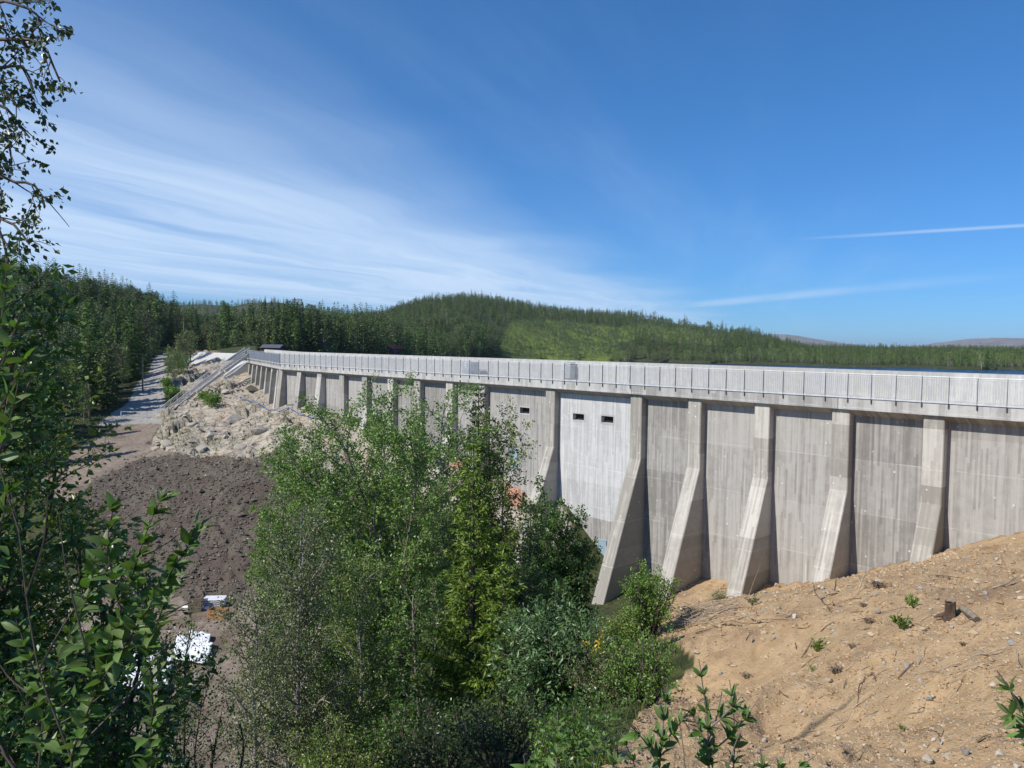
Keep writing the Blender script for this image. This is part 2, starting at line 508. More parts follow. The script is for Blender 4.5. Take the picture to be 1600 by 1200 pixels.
L_pine = leaf_mat('pine needles', (0.057, 0.094, 0.025), (0.105, 0.150, 0.040), (0.169, 0.217, 0.058), 0.12, 0.6, 1.0)
L_wood = leaf_mat('woodland leaves', (0.071, 0.116, 0.020), (0.125, 0.190, 0.033), (0.202, 0.278, 0.053), 0.25, 0.5, 1.0)
L_clear = leaf_mat('clearing scrub leaves', (0.06, 0.11, 0.018), (0.09, 0.15, 0.025), (0.13, 0.20, 0.04), 0.25, 0.5, 0.8)
L_grass = leaf_mat('grass blades', (0.07, 0.11, 0.02), (0.11, 0.16, 0.035), (0.20, 0.22, 0.08), 0.3, 0.5)
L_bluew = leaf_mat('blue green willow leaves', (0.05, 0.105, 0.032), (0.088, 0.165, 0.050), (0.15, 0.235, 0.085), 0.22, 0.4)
L_shade = leaf_mat('birch leaves toned as shaded', (0.03, 0.05, 0.014), (0.05, 0.08, 0.022), (0.08, 0.115, 0.035), 0.2, 0.4)  # darker copy of the birch leaves, shade put into the colour
L_yellow = leaf_mat('yellow petals', (0.6, 0.35, 0.02), (0.75, 0.48, 0.03), (0.8, 0.6, 0.05), 0.2, 0.5)
L_dead = leaf_mat('dead brown leaves', (0.10, 0.05, 0.025), (0.16, 0.08, 0.035), (0.24, 0.13, 0.06), 0.15, 0.7)

# ------------------------------------------------------------------ dam lines
P0 = Vector((22.69, 40.27)); DV = Vector((-0.66868, 0.74354)); NV = Vector((-0.74354, -0.66868))
D2 = Vector((-0.435, 0.9004)); N2 = Vector((-0.9004, -0.435))
S_BEND, S_END, S_RIGHT = 77.65, 33.5, -32.0
PB = P0 + DV*S_BEND
PE = PB + D2*S_END
WATER = 9.6
Z_TOP, Z_SLAB, Z_SOF = 18.8, 17.3, 16.6


def dam_pt(s, n, z):
    q = P0 + DV*s + NV*n if s <= S_BEND else PB + D2*(s-S_BEND) + N2*n
    return Vector((q.x, q.y, z))


def upstream(x, y):
    """signed distance, positive on the lake side"""
    d1 = -((x-P0.x)*NV.x + (y-P0.y)*NV.y)
    d2 = -((x-PB.x)*N2.x + (y-PB.y)*N2.y)
    return np.minimum(d1, d2)


# ------------------------------------------------------------------ the land
G = [  # pixel x, pixel y, depth: points of the ground read off the photograph
    (1600,1200,4.5),(1600,1000,8.6),(1600,900,15.4),(1600,825,38.6),(1850,830,20),(1850,760,36),(2100,800,30),(2300,1000,6),
    (1480,856,41),(1300,900,46),(1300,1000,13.6),(1300,1200,5.6),(1070,925,50),(1070,1000,17),(1070,1200,6.2),(1200,912,48),(1180,960,22),
    (1000,975,36),(1000,1100,10.6),(930,945,53),(935,890,57.5),(870,790,61.5),(757,745,68),(707,724,71.5),(656,706,75.3),(610,688,79),
    (530,654,86.5),(500,648,90.3),(441,635,97.5),(410,612,112),(391,598,123),(350,594,124),(430,700,82),(350,690,88),(300,690,90),(250,690,93),
    (240,656,106),(330,640,106),(370,612,116),(400,655,100),(270,605,124),(300,578,134),(230,620,118),(240,590,140),(250,572,168),(280,550,178),
    (330,566,140),(330,548,165),(420,560,190),
    (140,650,106),(60,640,106),(-100,630,110),(100,598,150),(-100,585,160),(200,575,165),
    (430,735,76),(300,730,80),(160,740,80),(110,760,76),(0,780,76),(-150,780,76),(400,830,66),(300,830,66),(330,935,57),(395,930,57),(200,900,60),(0,900,60),(-200,900,60),
    (320,1000,50),(350,1190,37),(100,1100,42),(-150,1100,42),(560,760,76),(600,850,64),(700,900,56),(620,1000,48),(750,900,62),(850,930,56)]
W3 = [(0,0,18.4),(-4,-6,19.5),(6,-8,20.5),(12,2,19.4),(0,5,16.6),(-3,4,16.3),(-6,5,15.6),(-4,9,13.6),(-15,6,13.5),(-30,10,12),(-3,15,11.2),(-4,25,5.2),
      (-15,20,7),(-30,25,4.5),(2,20,10.2),(4,14,13.4),(3,28,7.2),(5,38,4.6),(2,48,2.8),(30,-8,22),(-25,-10,20),(-60,20,8),(-90,60,6.5),(3,9,15.1),(8,30,9.0)]
cp = [tuple(P(*g)) for g in G] + W3
cp = np.array(cp)


def tps_k(r2):
    return np.where(r2 > 0, 0.5*r2*np.log(r2+1e-12), 0)


sc_ = 50.0
A = cp[:, :2]/sc_
K = tps_k(((A[:, None, :]-A[None])**2).sum(-1)) + np.eye(len(A))*1e-4
Pm = np.concatenate([np.ones((len(A), 1)), A], 1)
sol = np.linalg.solve(np.block([[K, Pm], [Pm.T, np.zeros((3, 3))]]), np.concatenate([cp[:, 2], np.zeros(3)]))


def near_h(x, y):
    sh = np.shape(x)
    q = np.stack([np.ravel(x), np.ravel(y)], -1)/sc_
    out = np.empty(len(q))
    for i in range(0, len(q), 40000):
        b = q[i:i+40000]
        k = tps_k(((b[:, None, :]-A[None])**2).sum(-1))
        out[i:i+40000] = k @ sol[:-3] + sol[-3] + b @ sol[-2:]
    return out.reshape(sh)


# far ridges: pixel column, tree top row, depth of the ridge line
tA = np.array([(-600,300,400),(-200,372,400),(0,408,400),(50,418,400),(100,432,400),(200,443,380),(250,455,360),(300,470,340),(350,486,320),(400,481,305),(450,478,300),(500,480,300),(550,483,320),(600,490,340),(650,516,380),(700,535,440),(760,548,480),(900,575,500),(2200,600,500)], float)
for _i in range(len(tA)):
    tA[_i, 1] += np.interp(tA[_i, 0], [80, 200, 300, 350, 450, 550], [6, 13, 17, 12, 9, 4])
tB = np.array([(-600,560,850),(300,520,850),(450,500,850),(520,496,850),(560,492,850),(600,488,850),(620,481,850),(660,471,850),(700,468,850),(740,466,850),(800,472,850),(840,478,850),(900,484,850),(950,488,850),(1000,491,840),(1050,497,830),(1100,504,820),(1150,511,800),(1200,520,780),(1250,530,760),(1300,541,730),(1350,550,700),(1400,556,680),(1500,563,640),(2200,575,600)], float)
for _i in range(len(tB)):
    tB[_i, 1] += np.interp(tB[_i, 0], [1100, 1250, 1400], [0, 6, 13])
tR = np.array([(-600,640,620),(1400,590,620),(1440,570,620),(1480,562,620),(1520,553,620),(1560,548,620),(1600,545,620),(1700,538,620),(2200,520,620)], float)
tC = np.array([(-600,480,1500),(200,478,1500),(300,471,1500),(330,471,1500),(365,474,1500),(390,469,1500),(430,468,1500),(480,476,1500),(560,490,1600),(700,520,1900),(1000,549,2100),(1200,553,2100),(1300,549,2200),(1400,546,2200),(1450,543,2200),(1500,544,2200),(1600,547,2200),(2200,540,2200)], float)
tR[:, 1] += 17; tC[:, 1] += np.interp(tC[:, 0], [600, 1100], [1, 10])
tM = np.array([(-600,545,6200),(900,542,6200),(1000,536,6200),(1150,528,6200),(1200,525,6200),(1230,525,6200),(1260,529,6200),(1300,535,6200),(1350,542,6200),(1380,544.3,6200),(1420,542,6200),(1450,539,6200),(1480,535.5,6200),(1510,532.3,6200),(1540,530.5,6200),(1570,530.2,6200),(1600,532,6200),(1700,535,6200),(2200,528,6200)], float)
tS = np.array([(-600,170),(300,165),(420,185),(500,225),(600,285),(650,335),(700,420),(760,480),(850,520),(1000,550),(1150,520),(1300,470),(1500,452),(1700,450),(2200,450)], float)


def ridge(px, d, tab, d0, treeh, back=0.07, p=1.0):
    yt = np.interp(px, tab[:, 0], tab[:, 1]); dr = np.interp(px, tab[:, 0], tab[:, 2])
    zr = CAMZ + (hor(px)-yt)/F*dr - treeh
    t = np.clip((d-d0)/(dr-d0), 0, 1)
    prof = np.sin(t*math.pi/2)**p
    z = WATER + 0.6 + (zr-WATER-0.6)*prof
    return np.where(d > dr, zr-(d-dr)*back, np.where(d < d0, -40 + 0*z, z))


def land(x, y):
    x = np.asarray(x, float); y = np.asarray(y, float)
    d = np.maximum(y, 1.0)
    px = 800 + F*x/d
    shore = np.interp(px, tS[:, 0], tS[:, 1]) + 14*fbm(px/60.0, px*0+3.0, 3, 5)
    zn = near_h(x, np.minimum(y, 230.0))
    zf = ridge(px, d, tA, shore, 11.5+3.0*sstep(320, 380, px), 0.05)
    zf = np.maximum(zf, ridge(px, d, tB, np.maximum(shore, 440), 8.5, 0.05, 0.9))
    zf = np.maximum(zf, ridge(px, d, tR, shore, 9.0, 0.05))
    zf = np.maximum(zf, ridge(px, d, tC, 900, 8.0, 0.03))
    rel = 1 + 0*d
    zm = ridge(px, d, tM, 2600, 0.0, 0.02, 1.3)
    zf = np.maximum(zf, zm)
    zf = zf + sstep(200, 420, d)*(5.0*fbm(x/60, y/60, 4, 21))*sstep(10, 16, zf)
    zf = zf + sstep(2600, 4500, d)*22*fbm(x/420, y/420, 5, 33)
    low = WATER+0.8+np.minimum((d-shore)*0.02, 6)+0.8*fbm(x/30, y/30, 3, 44)
    zf = np.where(d > shore, np.maximum(zf, low), zf)
    zf = np.where(zf < WATER+0.5, np.maximum(zf, WATER-4), zf)
    wgt = sstep(165, 225, y)
    z = zn*(1-wgt) + zf*wgt
    up = upstream(x, y)
    # lake bed behind the wall, up to the shore
    inlake = sstep(0.9, 1.6, up)*sstep(shore*1.0, shore*0.93, d)*(px > 404)
    z = z*(1-inlake) + np.minimum(z, 4.0)*inlake
    return z


def ground_z(x, y):
    return float(land(np.array([float(x)]), np.array([float(y)]))[0])


def gp(px, d, dz=0.0):
    x = (px-800)/F*d
    return Vector((x, d, ground_z(x, d)+dz))


POLY = dict(
    earth=[(985,985),(1035,935),(1065,895),(1300,870),(1480,830),(1620,790),(2400,700),(2600,4000),(700,4000),(860,1300),(965,1190),(1000,1120),(1085,1040),(1050,1000)],
    rock=[(432,704),(395,718),(330,712),(265,712),(232,692),(258,658),(238,655),(300,612),(250,600),(275,575),(305,545),(400,575),(445,630),(520,650),(620,690),(760,740),(880,790),(900,850),(700,800),(560,770)],
    soil=[(440,704),(395,718),(330,712),(265,712),(222,714),(150,748),(120,790),(200,905),(300,942),(420,945),(620,930),(560,765)],
    flat=[(150,688),(200,655),(258,655),(232,692),(265,712),(222,714),(150,748),(110,790),(60,770),(80,720)],
    yard=[(-300,930),(200,900),(300,940),(420,942),(470,950),(480,1050),(420,1300),(-300,1300)],
    road=[(150,664),(188,640),(205,620),(214,600),(233,580),(238,568),(246,556),(268,549),(272,556),(258,567),(259,580),(259,600),(258,620),(256,640),(256,662)],
    bank=[(262,549),(330,540),(345,552),(300,560)],
    clear=[(770,560),(800,500),(850,498),(900,505),(960,512),(1000,505),(1060,512),(1120,522),(1130,540),(1050,535),(1000,528),(960,540),(985,560),(880,572),(800,566)],
    top=[(820,474),(880,478),(905,484),(890,492),(840,486)])


def zones(x, y, z):
    px, py = proj(x, y, z)
    j = np.clip(3.0*60/np.maximum(y, 6), 1.0, 26.0)
    qx = px + j*2.2*fbm(x*0.35, y*0.35, 3, 3)+j*fbm(x*1.7, y*1.7, 3, 8); qy = py + j*1.6*fbm(x*0.35+50, y*0.35, 3, 4)
    return {k: inpoly(qx, qy, v) for k, v in POLY.items()}


SHEET = {}


def land_mesh(name, pxs, ds, mat, keep_full=True):
    px, d = np.meshgrid(np.array(pxs, float), np.array(ds, float))
    x = (px-800)/F*d; y = d
    z = land(x, y)
    zo = zones(x, y, z)
    nr = y < 240
    earth = (zo['earth'] & (y < 75)).astype(float); rock = (zo['rock'] & (y > 50) & (y < 170)).astype(float)
    soil = (zo['soil'] & (y > 50) & (y < 95)).astype(float)
    up = upstream(x, y)
    bare = np.clip(earth+rock+soil, 0, 1)
    # relief
    dn = np.where(nr, 1.0, 0.0)
    z = z + dn*0.22*fbm(x*0.35, y*0.35, 4, 41)*(1-earth*0.4)
    z = z + earth*(0.18*fbm(x*0.8, y*0.8, 4, 51)+0.15*fbm(x*2.6, y*2.6, 4, 61)+0.10*np.maximum(fbm(x*6.0, y*6.0, 2, 63), 0)*(y < 26))
    z = z + soil*(0.25*fbm(x*0.9, y*0.9, 3, 71)+0.38*np.maximum(fbm(x*2.6, y*2.6, 3, 73), -0.1))
    if rock.any():
        rx = x*0.8 + y*0.6; ry = -x*0.6+y*0.8
        r1, r2, r3, dx, dy, ed = cells(rx*0.22+0.5*fbm(x*.2, y*.2, 2, 91), ry*0.42+0.5*fbm(x*.2, y*.2, 2, 95), 7)
        q1, q2, q3, ex, ey, ee = cells(rx*0.6+0.4*fbm(x*.5, y*.5, 2, 92), ry*1.05+0.4*fbm(x*.5, y*.5, 2, 96), 17)
        rk = (r1-0.5)*1.0 + dx*(r2-0.3)*1.6 + dy*(r3-0.6)*1.6 - 0.35*(1-sstep(0, 0.10, ed))
        rk = rk + 0.3*((q1-0.5)*0.9+ex*(q2-.4)*1.2+ey*(q3-.6)*1.2 - 0.4*(1-sstep(0, 0.10, ee))) + 0.25*fbm(x*1.2, y*1.2, 3, 77)
        near_wall = sstep(0.3, -3.5, up)
        z = z + rock*rk*(0.25+0.75*near_wall)
    flat = (zo['flat'] | zo['yard'] | (zo['road'] & (y < 240))) & (y > 30)
    if name == 'ground': SHEET.update(px=np.array(pxs, float), d=np.array(ds, float), z=z)
    V = np.stack([x, y, z], -1).reshape(-1, 3)
    nr_, nc = px.shape
    i = (np.arange(nr_-1)[:, None]*nc + np.arange(nc-1)[None]).ravel()
    Q = np.stack([i, i+1, i+nc+1, i+nc], -1)
    me = mesh_from(name, V, None, Q, [mat], True)
    a = np.zeros((V.shape[0], 4), np.float32)
    a[:, 0] = earth.ravel(); a[:, 1] = rock.ravel(); a[:, 2] = soil.ravel(); a[:, 3] = flat.ravel()
    at = me.attributes.new('zone', 'FLOAT_COLOR', 'POINT'); at.data.foreach_set('color', a.ravel())
    b = np.zeros((V.shape[0], 4), np.float32)
    b[:, 0] = (zo['clear'] & (y > 420) & (y < 1000)).ravel(); b[:, 1] = (zo['road'] & (y < 240)).ravel()
    b[:, 2] = (zo['bank'] & (y < 240)).ravel(); b[:, 3] = (zo['top'] & (y > 500) & (y < 1200)).ravel()
    at = me.attributes.new('zone2', 'FLOAT_COLOR', 'POINT'); at.data.foreach_set('color', b.ravel())
    return me


def land_mat():
    m, t = new_mat('ground cover')
    g = t.new('ShaderNodeNewGeometry').outputs['Position']
    z1 = t.new('ShaderNodeAttribute', attribute_name='zone'); z2 = t.new('ShaderNodeAttribute', attribute_name='zone2')
    s1 = t.new('ShaderNodeSeparateColor', {0: z1.outputs['Color']}); s2 = t.new('ShaderNodeSeparateColor', {0: z2.outputs['Color']})
    n1 = t.noise(g, 0.35, 6, 0.6); n2 = t.noise(g, 2.3, 7, 0.65); n3 = t.noise(g, 14.0, 6, 0.65); nf = t.noise(g, 0.02, 5, 0.6)
    floor = t.mix(t.ss(n2, 0.35, 0.7), (0.028, 0.036, 0.013), (0.075, 0.085, 0.03))
    floor = t.mix(t.ss(n1, 0.55, 0.75), floor, (0.11, 0.085, 0.055))
    col = floor
    clear = t.mix(t.ss(n1, 0.35, 0.65), (0.095, 0.145, 0.025), (0.15, 0.18, 0.045))
    col = t.mix(t.math('MAXIMUM', s2.outputs[0], z2.outputs['Alpha']), col, clear)
    flat = t.mix(t.ss(n2, 0.3, 0.7), (0.17, 0.13, 0.10), (0.30, 0.245, 0.195))
    flat = t.mix(t.ss(n1, 0.45, 0.7), flat, (0.13, 0.095, 0.07))
    flat = t.mix(t.ss(n3, 0.62, 0.75), flat, (0.38, 0.34, 0.29))
    col = t.mix(z1.outputs['Alpha'], col, flat)
    road = t.mix(t.ss(n2, 0.3, 0.7), (0.25, 0.235, 0.215), (0.38, 0.36, 0.33))
    col = t.mix(s2.outputs[1], col, road)
    col = t.mix(s2.outputs[2], col, t.mix(n2, (0.15, 0.09, 0.065), (0.25, 0.16, 0.12)))
    # brown spoil
    so = t.mix(t.ss(n3, 0.35, 0.68), (0.088, 0.074, 0.055), (0.175, 0.148, 0.115))
    so = t.mix(t.ss(n1, 0.4, 0.7), so, (0.095, 0.068, 0.055))
    col = t.mix(s1.outputs[2], col, so)
    # bare rock
    ws = t.noise(t.vm('MULTIPLY', g, (0.5, 0.5, 2.2)), 1.0, 7, 0.7, 0.6)
    ro = t.mix(t.ss(ws, 0.3, 0.62), (0.25, 0.225, 0.19), (0.43, 0.375, 0.295))
    ro = t.mix(t.ss(n1, 0.5, 0.72), ro, (0.40, 0.30, 0.20))
    ro = t.mix(t.ss(n2, 0.58, 0.75), ro, (0.18, 0.165, 0.15))
    og = t.noise(g, 0.16, 4, 0.6)
    ro = t.mix(t.ss(og, 0.64, 0.74, 0, 0.7), ro, (0.46, 0.25, 0.13))
    vo = t.new('ShaderNodeTexVoronoi', {'Vector': t.vm('ADD', t.vm('MULTIPLY', g, (0.7, 1.1, 1.1)), t.comb(n1, ws, 0.0)), 'Scale': 1.0}, feature='DISTANCE_TO_EDGE')
    crk = t.math('MULTIPLY', t.ss(vo.outputs['Distance'], 0.07, 0.0), t.ss(n1, 0.36, 0.56))
    ro = t.mix(t.math('MULTIPLY', crk, 0.75), ro, (0.09, 0.08, 0.065))
    col = t.mix(s1.outputs[1], col, ro)
    # sandy earth, cut clean
    ea = t.mix(t.ss(n2, 0.3, 0.7), (0.335, 0.228, 0.124), (0.465, 0.328, 0.188))
    ea = t.mix(t.ss(n1, 0.50, 0.72), ea, (0.255, 0.165, 0.095))
    ea = t.mix(t.ss(n3, 0.60, 0.78), ea, (0.52, 0.40, 0.26))
    pv = t.new('ShaderNodeTexVoronoi', {'Vector': g, 'Scale': 22.0})
    pc = t.new('ShaderNodeSeparateColor', {0: pv.outputs['Color']})
    peb = t.math('MULTIPLY', t.ss(pv.outputs['Distance'], 0.42, 0.25), t.ss(pc.outputs[0], 0.72, 0.82))
    ea = t.mix(t.math('MULTIPLY', peb, 0.75), ea, t.mix(pc.outputs[1], (0.36, 0.30, 0.22), (0.58, 0.52, 0.42)))
    lit = t.noise(g, 7.0, 6, 0.75)
    ea = t.mix(t.ss(lit, 0.62, 0.74, 0, 0.6), ea, (0.17, 0.11, 0.065))
    col = t.mix(s1.outputs[0], col, ea)
    hb = t.math('ADD', t.math('MULTIPLY', n3, 0.4), t.math('ADD', t.math('MULTIPLY', n2, 0.9), t.math('ADD', t.math('MULTIPLY', peb, 0.25), t.math('MULTIPLY', t.math('MULTIPLY', crk, s1.outputs[1]), -0.8))))
    principled(t, col, 0.95, hb, 0.75, 0.12, Specular_IOR_Level=0.2)
    return m


def hills_mat():
    m, t = new_mat('mountain heath')
    g = t.new('ShaderNodeNewGeometry').outputs['Position']
    n1 = t.noise(g, 0.0022, 7, 0.62); n2 = t.noise(g, 0.012, 6, 0.65)
    s = t.new('ShaderNodeSeparateXYZ', {0: g})
    c = t.mix(t.ss(n2, 0.35, 0.65), (0.05, 0.065, 0.03), (0.11, 0.11, 0.06))
    c = t.mix(t.ss(t.math('ADD', s.outputs[2], t.math('MULTIPLY', n1, 40.0)), 40, 80), c, t.mix(t.ss(n2, 0.4, 0.6), (0.14, 0.13, 0.12), (0.23, 0.21, 0.19)))
    snow = t.math('MULTIPLY', t.ss(t.noise(t.vm('MULTIPLY', g, (0.006, 0.002, 0.03)), 1.0, 3, 0.5), 0.70, 0.72), t.ss(s.outputs[2], 74, 84))
    c = t.mix(snow, c, (0.8, 0.82, 0.85))
    principled(t, c, 0.95)
    return m


M_land = land_mat()
pxs = np.concatenate([np.linspace(-900, -160, 60), np.arange(-150, 1760, 4.0), np.linspace(1770, 2700, 60)])
ds = [1.2]
while ds[-1] < 236:
    k = ds[-1]
    ds.append(k*(1.016 if k < 50 else 1.0066 if k < 138 else 1.014))
structure('ground', land_mesh('ground', pxs, ds, M_land))
# the ground goes on behind the camera
xb, yb = np.meshgrid(np.linspace(-70, 75, 70), np.linspace(-40, 1.25, 24))
zb = near_h(np.clip(xb, -40, 40), np.maximum(yb, -9.0))-0.12
ib = (np.arange(23)[:, None]*70+np.arange(69)[None]).ravel()
mb_ = mesh_from('ground', np.stack([xb, yb, zb], -1), None, np.stack([ib, ib+1, ib+71, ib+70], -1), [M_land], True)
structure('ground', mb_)
ds2 = [ds[-2]]
while ds2[-1] < 2700: ds2.append(ds2[-1]*1.014)
structure('hills', land_mesh('hills', np.concatenate([np.linspace(-900, -120, 40), np.arange(-110, 1720, 5.0), np.linspace(1730, 2700, 50)]), ds2, M_land))
ds3 = [ds2[-2]]
while ds3[-1] < 14000: ds3.append(ds3[-1]*1.025)
me_ = land_mesh('mountains', np.concatenate([np.linspace(-900, 950, 80), np.arange(960, 1720, 4.0), np.linspace(1730, 2700, 50)]), ds3, hills_mat())
structure('mountains', me_)

land_plain = land
def land(x, y):
    """height of the finished ground sheet (its own relief included); plain land beyond it"""
    x = np.asarray(x, float); y = np.asarray(y, float)
    px = 800+F*x/np.maximum(y, 1.0); gx, gd, gz = SHEET['px'], SHEET['d'], SHEET['z']
    ins = (y > gd[0]) & (y < gd[-1]) & (px > gx[0]) & (px < gx[-1])
    i = np.clip(np.searchsorted(gx, px)-1, 0, len(gx)-2); j = np.clip(np.searchsorted(gd, y)-1, 0, len(gd)-2)
    u = np.clip((px-gx[i])/(gx[i+1]-gx[i]), 0, 1); v = np.clip((y-gd[j])/(gd[j+1]-gd[j]), 0, 1)
    zb = (gz[j, i]*(1-u)+gz[j, i+1]*u)*(1-v)+(gz[j+1, i]*(1-u)+gz[j+1, i+1]*u)*v
    return zb if np.all(ins) else np.where(ins, zb, land_plain(x, y))


# the lake
m_, t_ = new_mat('lake water')
g_ = t_.new('ShaderNodeNewGeometry').outputs['Position']
wv = t_.noise(t_.vm('MULTIPLY', g_, (0.55, 0.22, 1.0)), 1.0, 5, 0.6)
principled(t_, (0.008, 0.02, 0.045), 0.22, wv, 1.0, 1.6, IOR=1.33)
wl = [dam_pt(S_RIGHT-600, -1.0, WATER), dam_pt(S_BEND, -1.0, WATER), dam_pt(S_BEND+S_END, -1.0, WATER), Vector((-75, 240, WATER)), Vector((-75, 900, WATER)), Vector((1500, 900, WATER)), Vector((1500, -300, WATER))]
wm = bpy.data.meshes.new('water'); wm.from_pydata([tuple(v) for v in wl], [], [list(range(len(wl)))[::-1]]); wm.materials.append(m_)
bm = bmesh.new(); bm.from_mesh(wm); bmesh.ops.triangulate(bm, faces=bm.faces[:]); bmesh.ops.recalc_face_normals(bm, faces=bm.faces[:])
if bm.faces[0].normal.z < 0: bmesh.ops.reverse_faces(bm, faces=bm.faces[:])
bm.to_mesh(wm); bm.free()
structure('water', wm)

# the air itself: thin even haze over the whole country
hm_ = bpy.data.materials.new('haze'); hm_.use_nodes = True
ht_ = NT(hm_.node_tree)
pv_ = ht_.new('ShaderNodeVolumePrincipled', {'Color': (0.72, 0.84, 1.0), 'Density': 0.00006, 'Anisotropy': 0.2})
ho_ = ht_.new('ShaderNodeOutputMaterial', {'Volume': pv_})
hz = obj('haze', MB().box(-21500, 21500, -400, 14600, -60, 170).mesh('haze', [hm_]))
hz['kind'] = 'stuff'; hz['label'] = 'thin blue summer haze between the dam and the far mountains'; hz['category'] = 'haze'

# ------------------------------------------------------------------ the dam
ANG1 = math.atan2(DV.y, DV.x); ANG2 = math.atan2(D2.y, D2.x)
dam = thing('concrete_dam', 'long grey concrete buttress dam crossing the valley below the lake', 'dam', (P0.x, P0.y, 0), ANG1)
DROT = Matrix.Rotation(-ANG1, 3, 'Z')
PBl = Vector((S_BEND, 0, 0)); A21 = ANG2-ANG1


def part(name, me, s=0.0, n=0.0, z=0.0, parent=dam):
    if s <= S_BEND:
        return obj(name, me, parent, (s, n, z))
    q = PBl + Matrix.Rotation(A21, 3, 'Z') @ Vector((s-S_BEND, n, 0))
    return obj(name, me, parent, (q.x, q.y, z), (0, 0, A21))


BW = 1.05
def butt_mesh(kink, foot_n, foot_z, bw):
    b = MB().prism([(0.0, kink), (0.0, Z_SOF), (-0.565, Z_SOF), (-0.565, foot_z), (foot_n, foot_z)], 0, bw)
    me = b.mesh('buttress', [M_butt])
    bm = bmesh.new(); bm.from_mesh(me)
    bmesh.ops.recalc_face_normals(bm, faces=bm.faces[:])
    es = [e for e in bm.edges if all(v.co.y > -0.3 for v in e.verts) and abs(e.verts[0].co.x-e.verts[1].co.x) < 0.1]
    bmesh.ops.bevel(bm, geom=es, offset=0.045, segments=1, affect='EDGES')
    bm.to_mesh(me); bm.free()
    return me


KS = [-6, -5, -4, -3, -2, -1, 0, 1, 2, 3, 4, 5.76, 7.51, 8.44, 9.49, 10.44, 11.46, 12.44, 13.48, 14.51, 15.53]
bmA = butt_mesh(11.9, 0.385*13.9, -2.0, BW)
bmB = butt_mesh(16.3, 1.15, 6.0, BW)
bmC = butt_mesh(16.3, 1.0, 7.0, 0.85)
SS = [k*5.0 for k in KS]
for k, s in zip(KS, SS):
    part('buttress', bmB if k > 13 else bmA, s)
# caps of the lower, newer pours show as paler sleeves on some buttresses: real 15 mm overlays
def sleeve(z1, z0, name='render_coat'):
    n1, n0 = (11.9-z1)*0.385+0.015, (11.9-z0)*0.385+0.015
    return MB().prism([(-0.5, z1), (-0.5, z0), (n0, z0), (n1, z1)], -0.015, BW+0.015).mesh(name, [M_new])
SF = [S_BEND+3.4+4.95*i for i in range(6)]
for s in SF: part('buttress', bmC, s)
part('buttress', bmC, S_BEND+S_END-0.85)

ALLS = sorted(SS+SF+[S_BEND+S_END-0.85])
wcache = {}
def wall_mesh(w_, z0, z1, mat, holes=()):
    """upright panel; holes = (x0, x1, z0, z1) are real recesses"""
    key = (round(w_, 2), z0, z1, mat.name, holes)
    if key in wcache: return wcache[key]
    b = MB()
    if not holes:
        b.box(0, w_, -1.3, -0.56, z0, z1)
        me = b.mesh('wall_panel', [mat])
    else:
        xs = sorted({0.0, w_} | {h for q in holes for h in q[:2]}); zs = sorted({z0, z1} | {h for q in holes for h in q[2:]})
        b.box(0, w_, -1.3, -1.0, z0, z1)
        for xa, xc in zip(xs[:-1], xs[1:]):
            for za, zc in zip(zs[:-1], zs[1:]):
                if any(q[0] <= xa and xc <= q[1] and q[2] <= za and zc <= q[3] for q in holes): continue
                b.box(xa, xc, -1.0, -0.56, za, zc)
        me = b.mesh('wall_panel', [mat])
    wcache[key] = me
    return me


def px_on_wall(px, py, n=-0.56):
    """along-dam distance and height of a pixel on the wall plane of the long straight"""
    r = ray(px, py)
    o = Vector((0, 0)); d2 = Vector((r[0], r[1]))
    base = P0 + NV*n
    k = (base.dot(NV))/(d2.dot(NV))
    q = d2*k
    return (q-P0).dot(DV), CAMZ + r[2]*k


for i, (a, b) in enumerate(zip(ALLS[:-1], ALLS[1:])):
    if a < S_BEND < b:
        part('wall_panel', wall_mesh(S_BEND-a, 4.0, Z_SOF-0.003, M_wall), a)
        part('wall_panel', wall_mesh(b-S_BEND, 4.0, Z_SOF-0.003, M_wall), S_BEND+0.001)
        continue
    w_ = b-a-0.004
    if abs(a-20.0) < 0.01:      # the wide whitewashed bay
        holes = []
        for (x, y) in ((904, 651.5), (949, 655.5)):
            s, z = px_on_wall(x, y)
            holes.append((s-a-0.62, s-a+0.62, z-0.26, z+0.26))
        s, zc = px_on_wall(1000, 808)
        zw = px_on_wall(915, 806)[1]
        part('wall_panel', wall_mesh(w_, zw, Z_SOF-0.003, M_white, tuple(tuple(round(q, 3) for q in h) for h in holes)), a)
        part('wall_panel', wall_mesh(w_, -2.0, zw-0.004, M_wall), a)
    elif abs(a-28.8) < 0.01:
        s, z = px_on_wall(820, 641.5)
        holes = [(s-a-0.62, s-a+0.62, z-0.26, z+0.26)]
        part('wall_panel', wall_mesh(w_, -2.0, Z_SOF-0.003, M_wall, tuple(tuple(round(q, 3) for q in h) for h in holes)), a)
    else:
        part('wall_panel', wall_mesh(w_, -2.0 if a < 60 else 4.0, Z_SOF-0.003, M_wall), a)
    hm = wcache.setdefault(('haunch', round(w_, 2)), MB().prism([(0.2, Z_SOF), (-0.557, Z_SOF), (-0.557, Z_SOF-0.36)][::-1], 0, w_-BW-0.004 if a < S_BEND-0.1 else w_-0.854).mesh('haunch', [M_wall]))
    part('haunch', hm, a+(BW+0.002 if a < S_BEND-0.1 else 0.852), 0, -0.004)

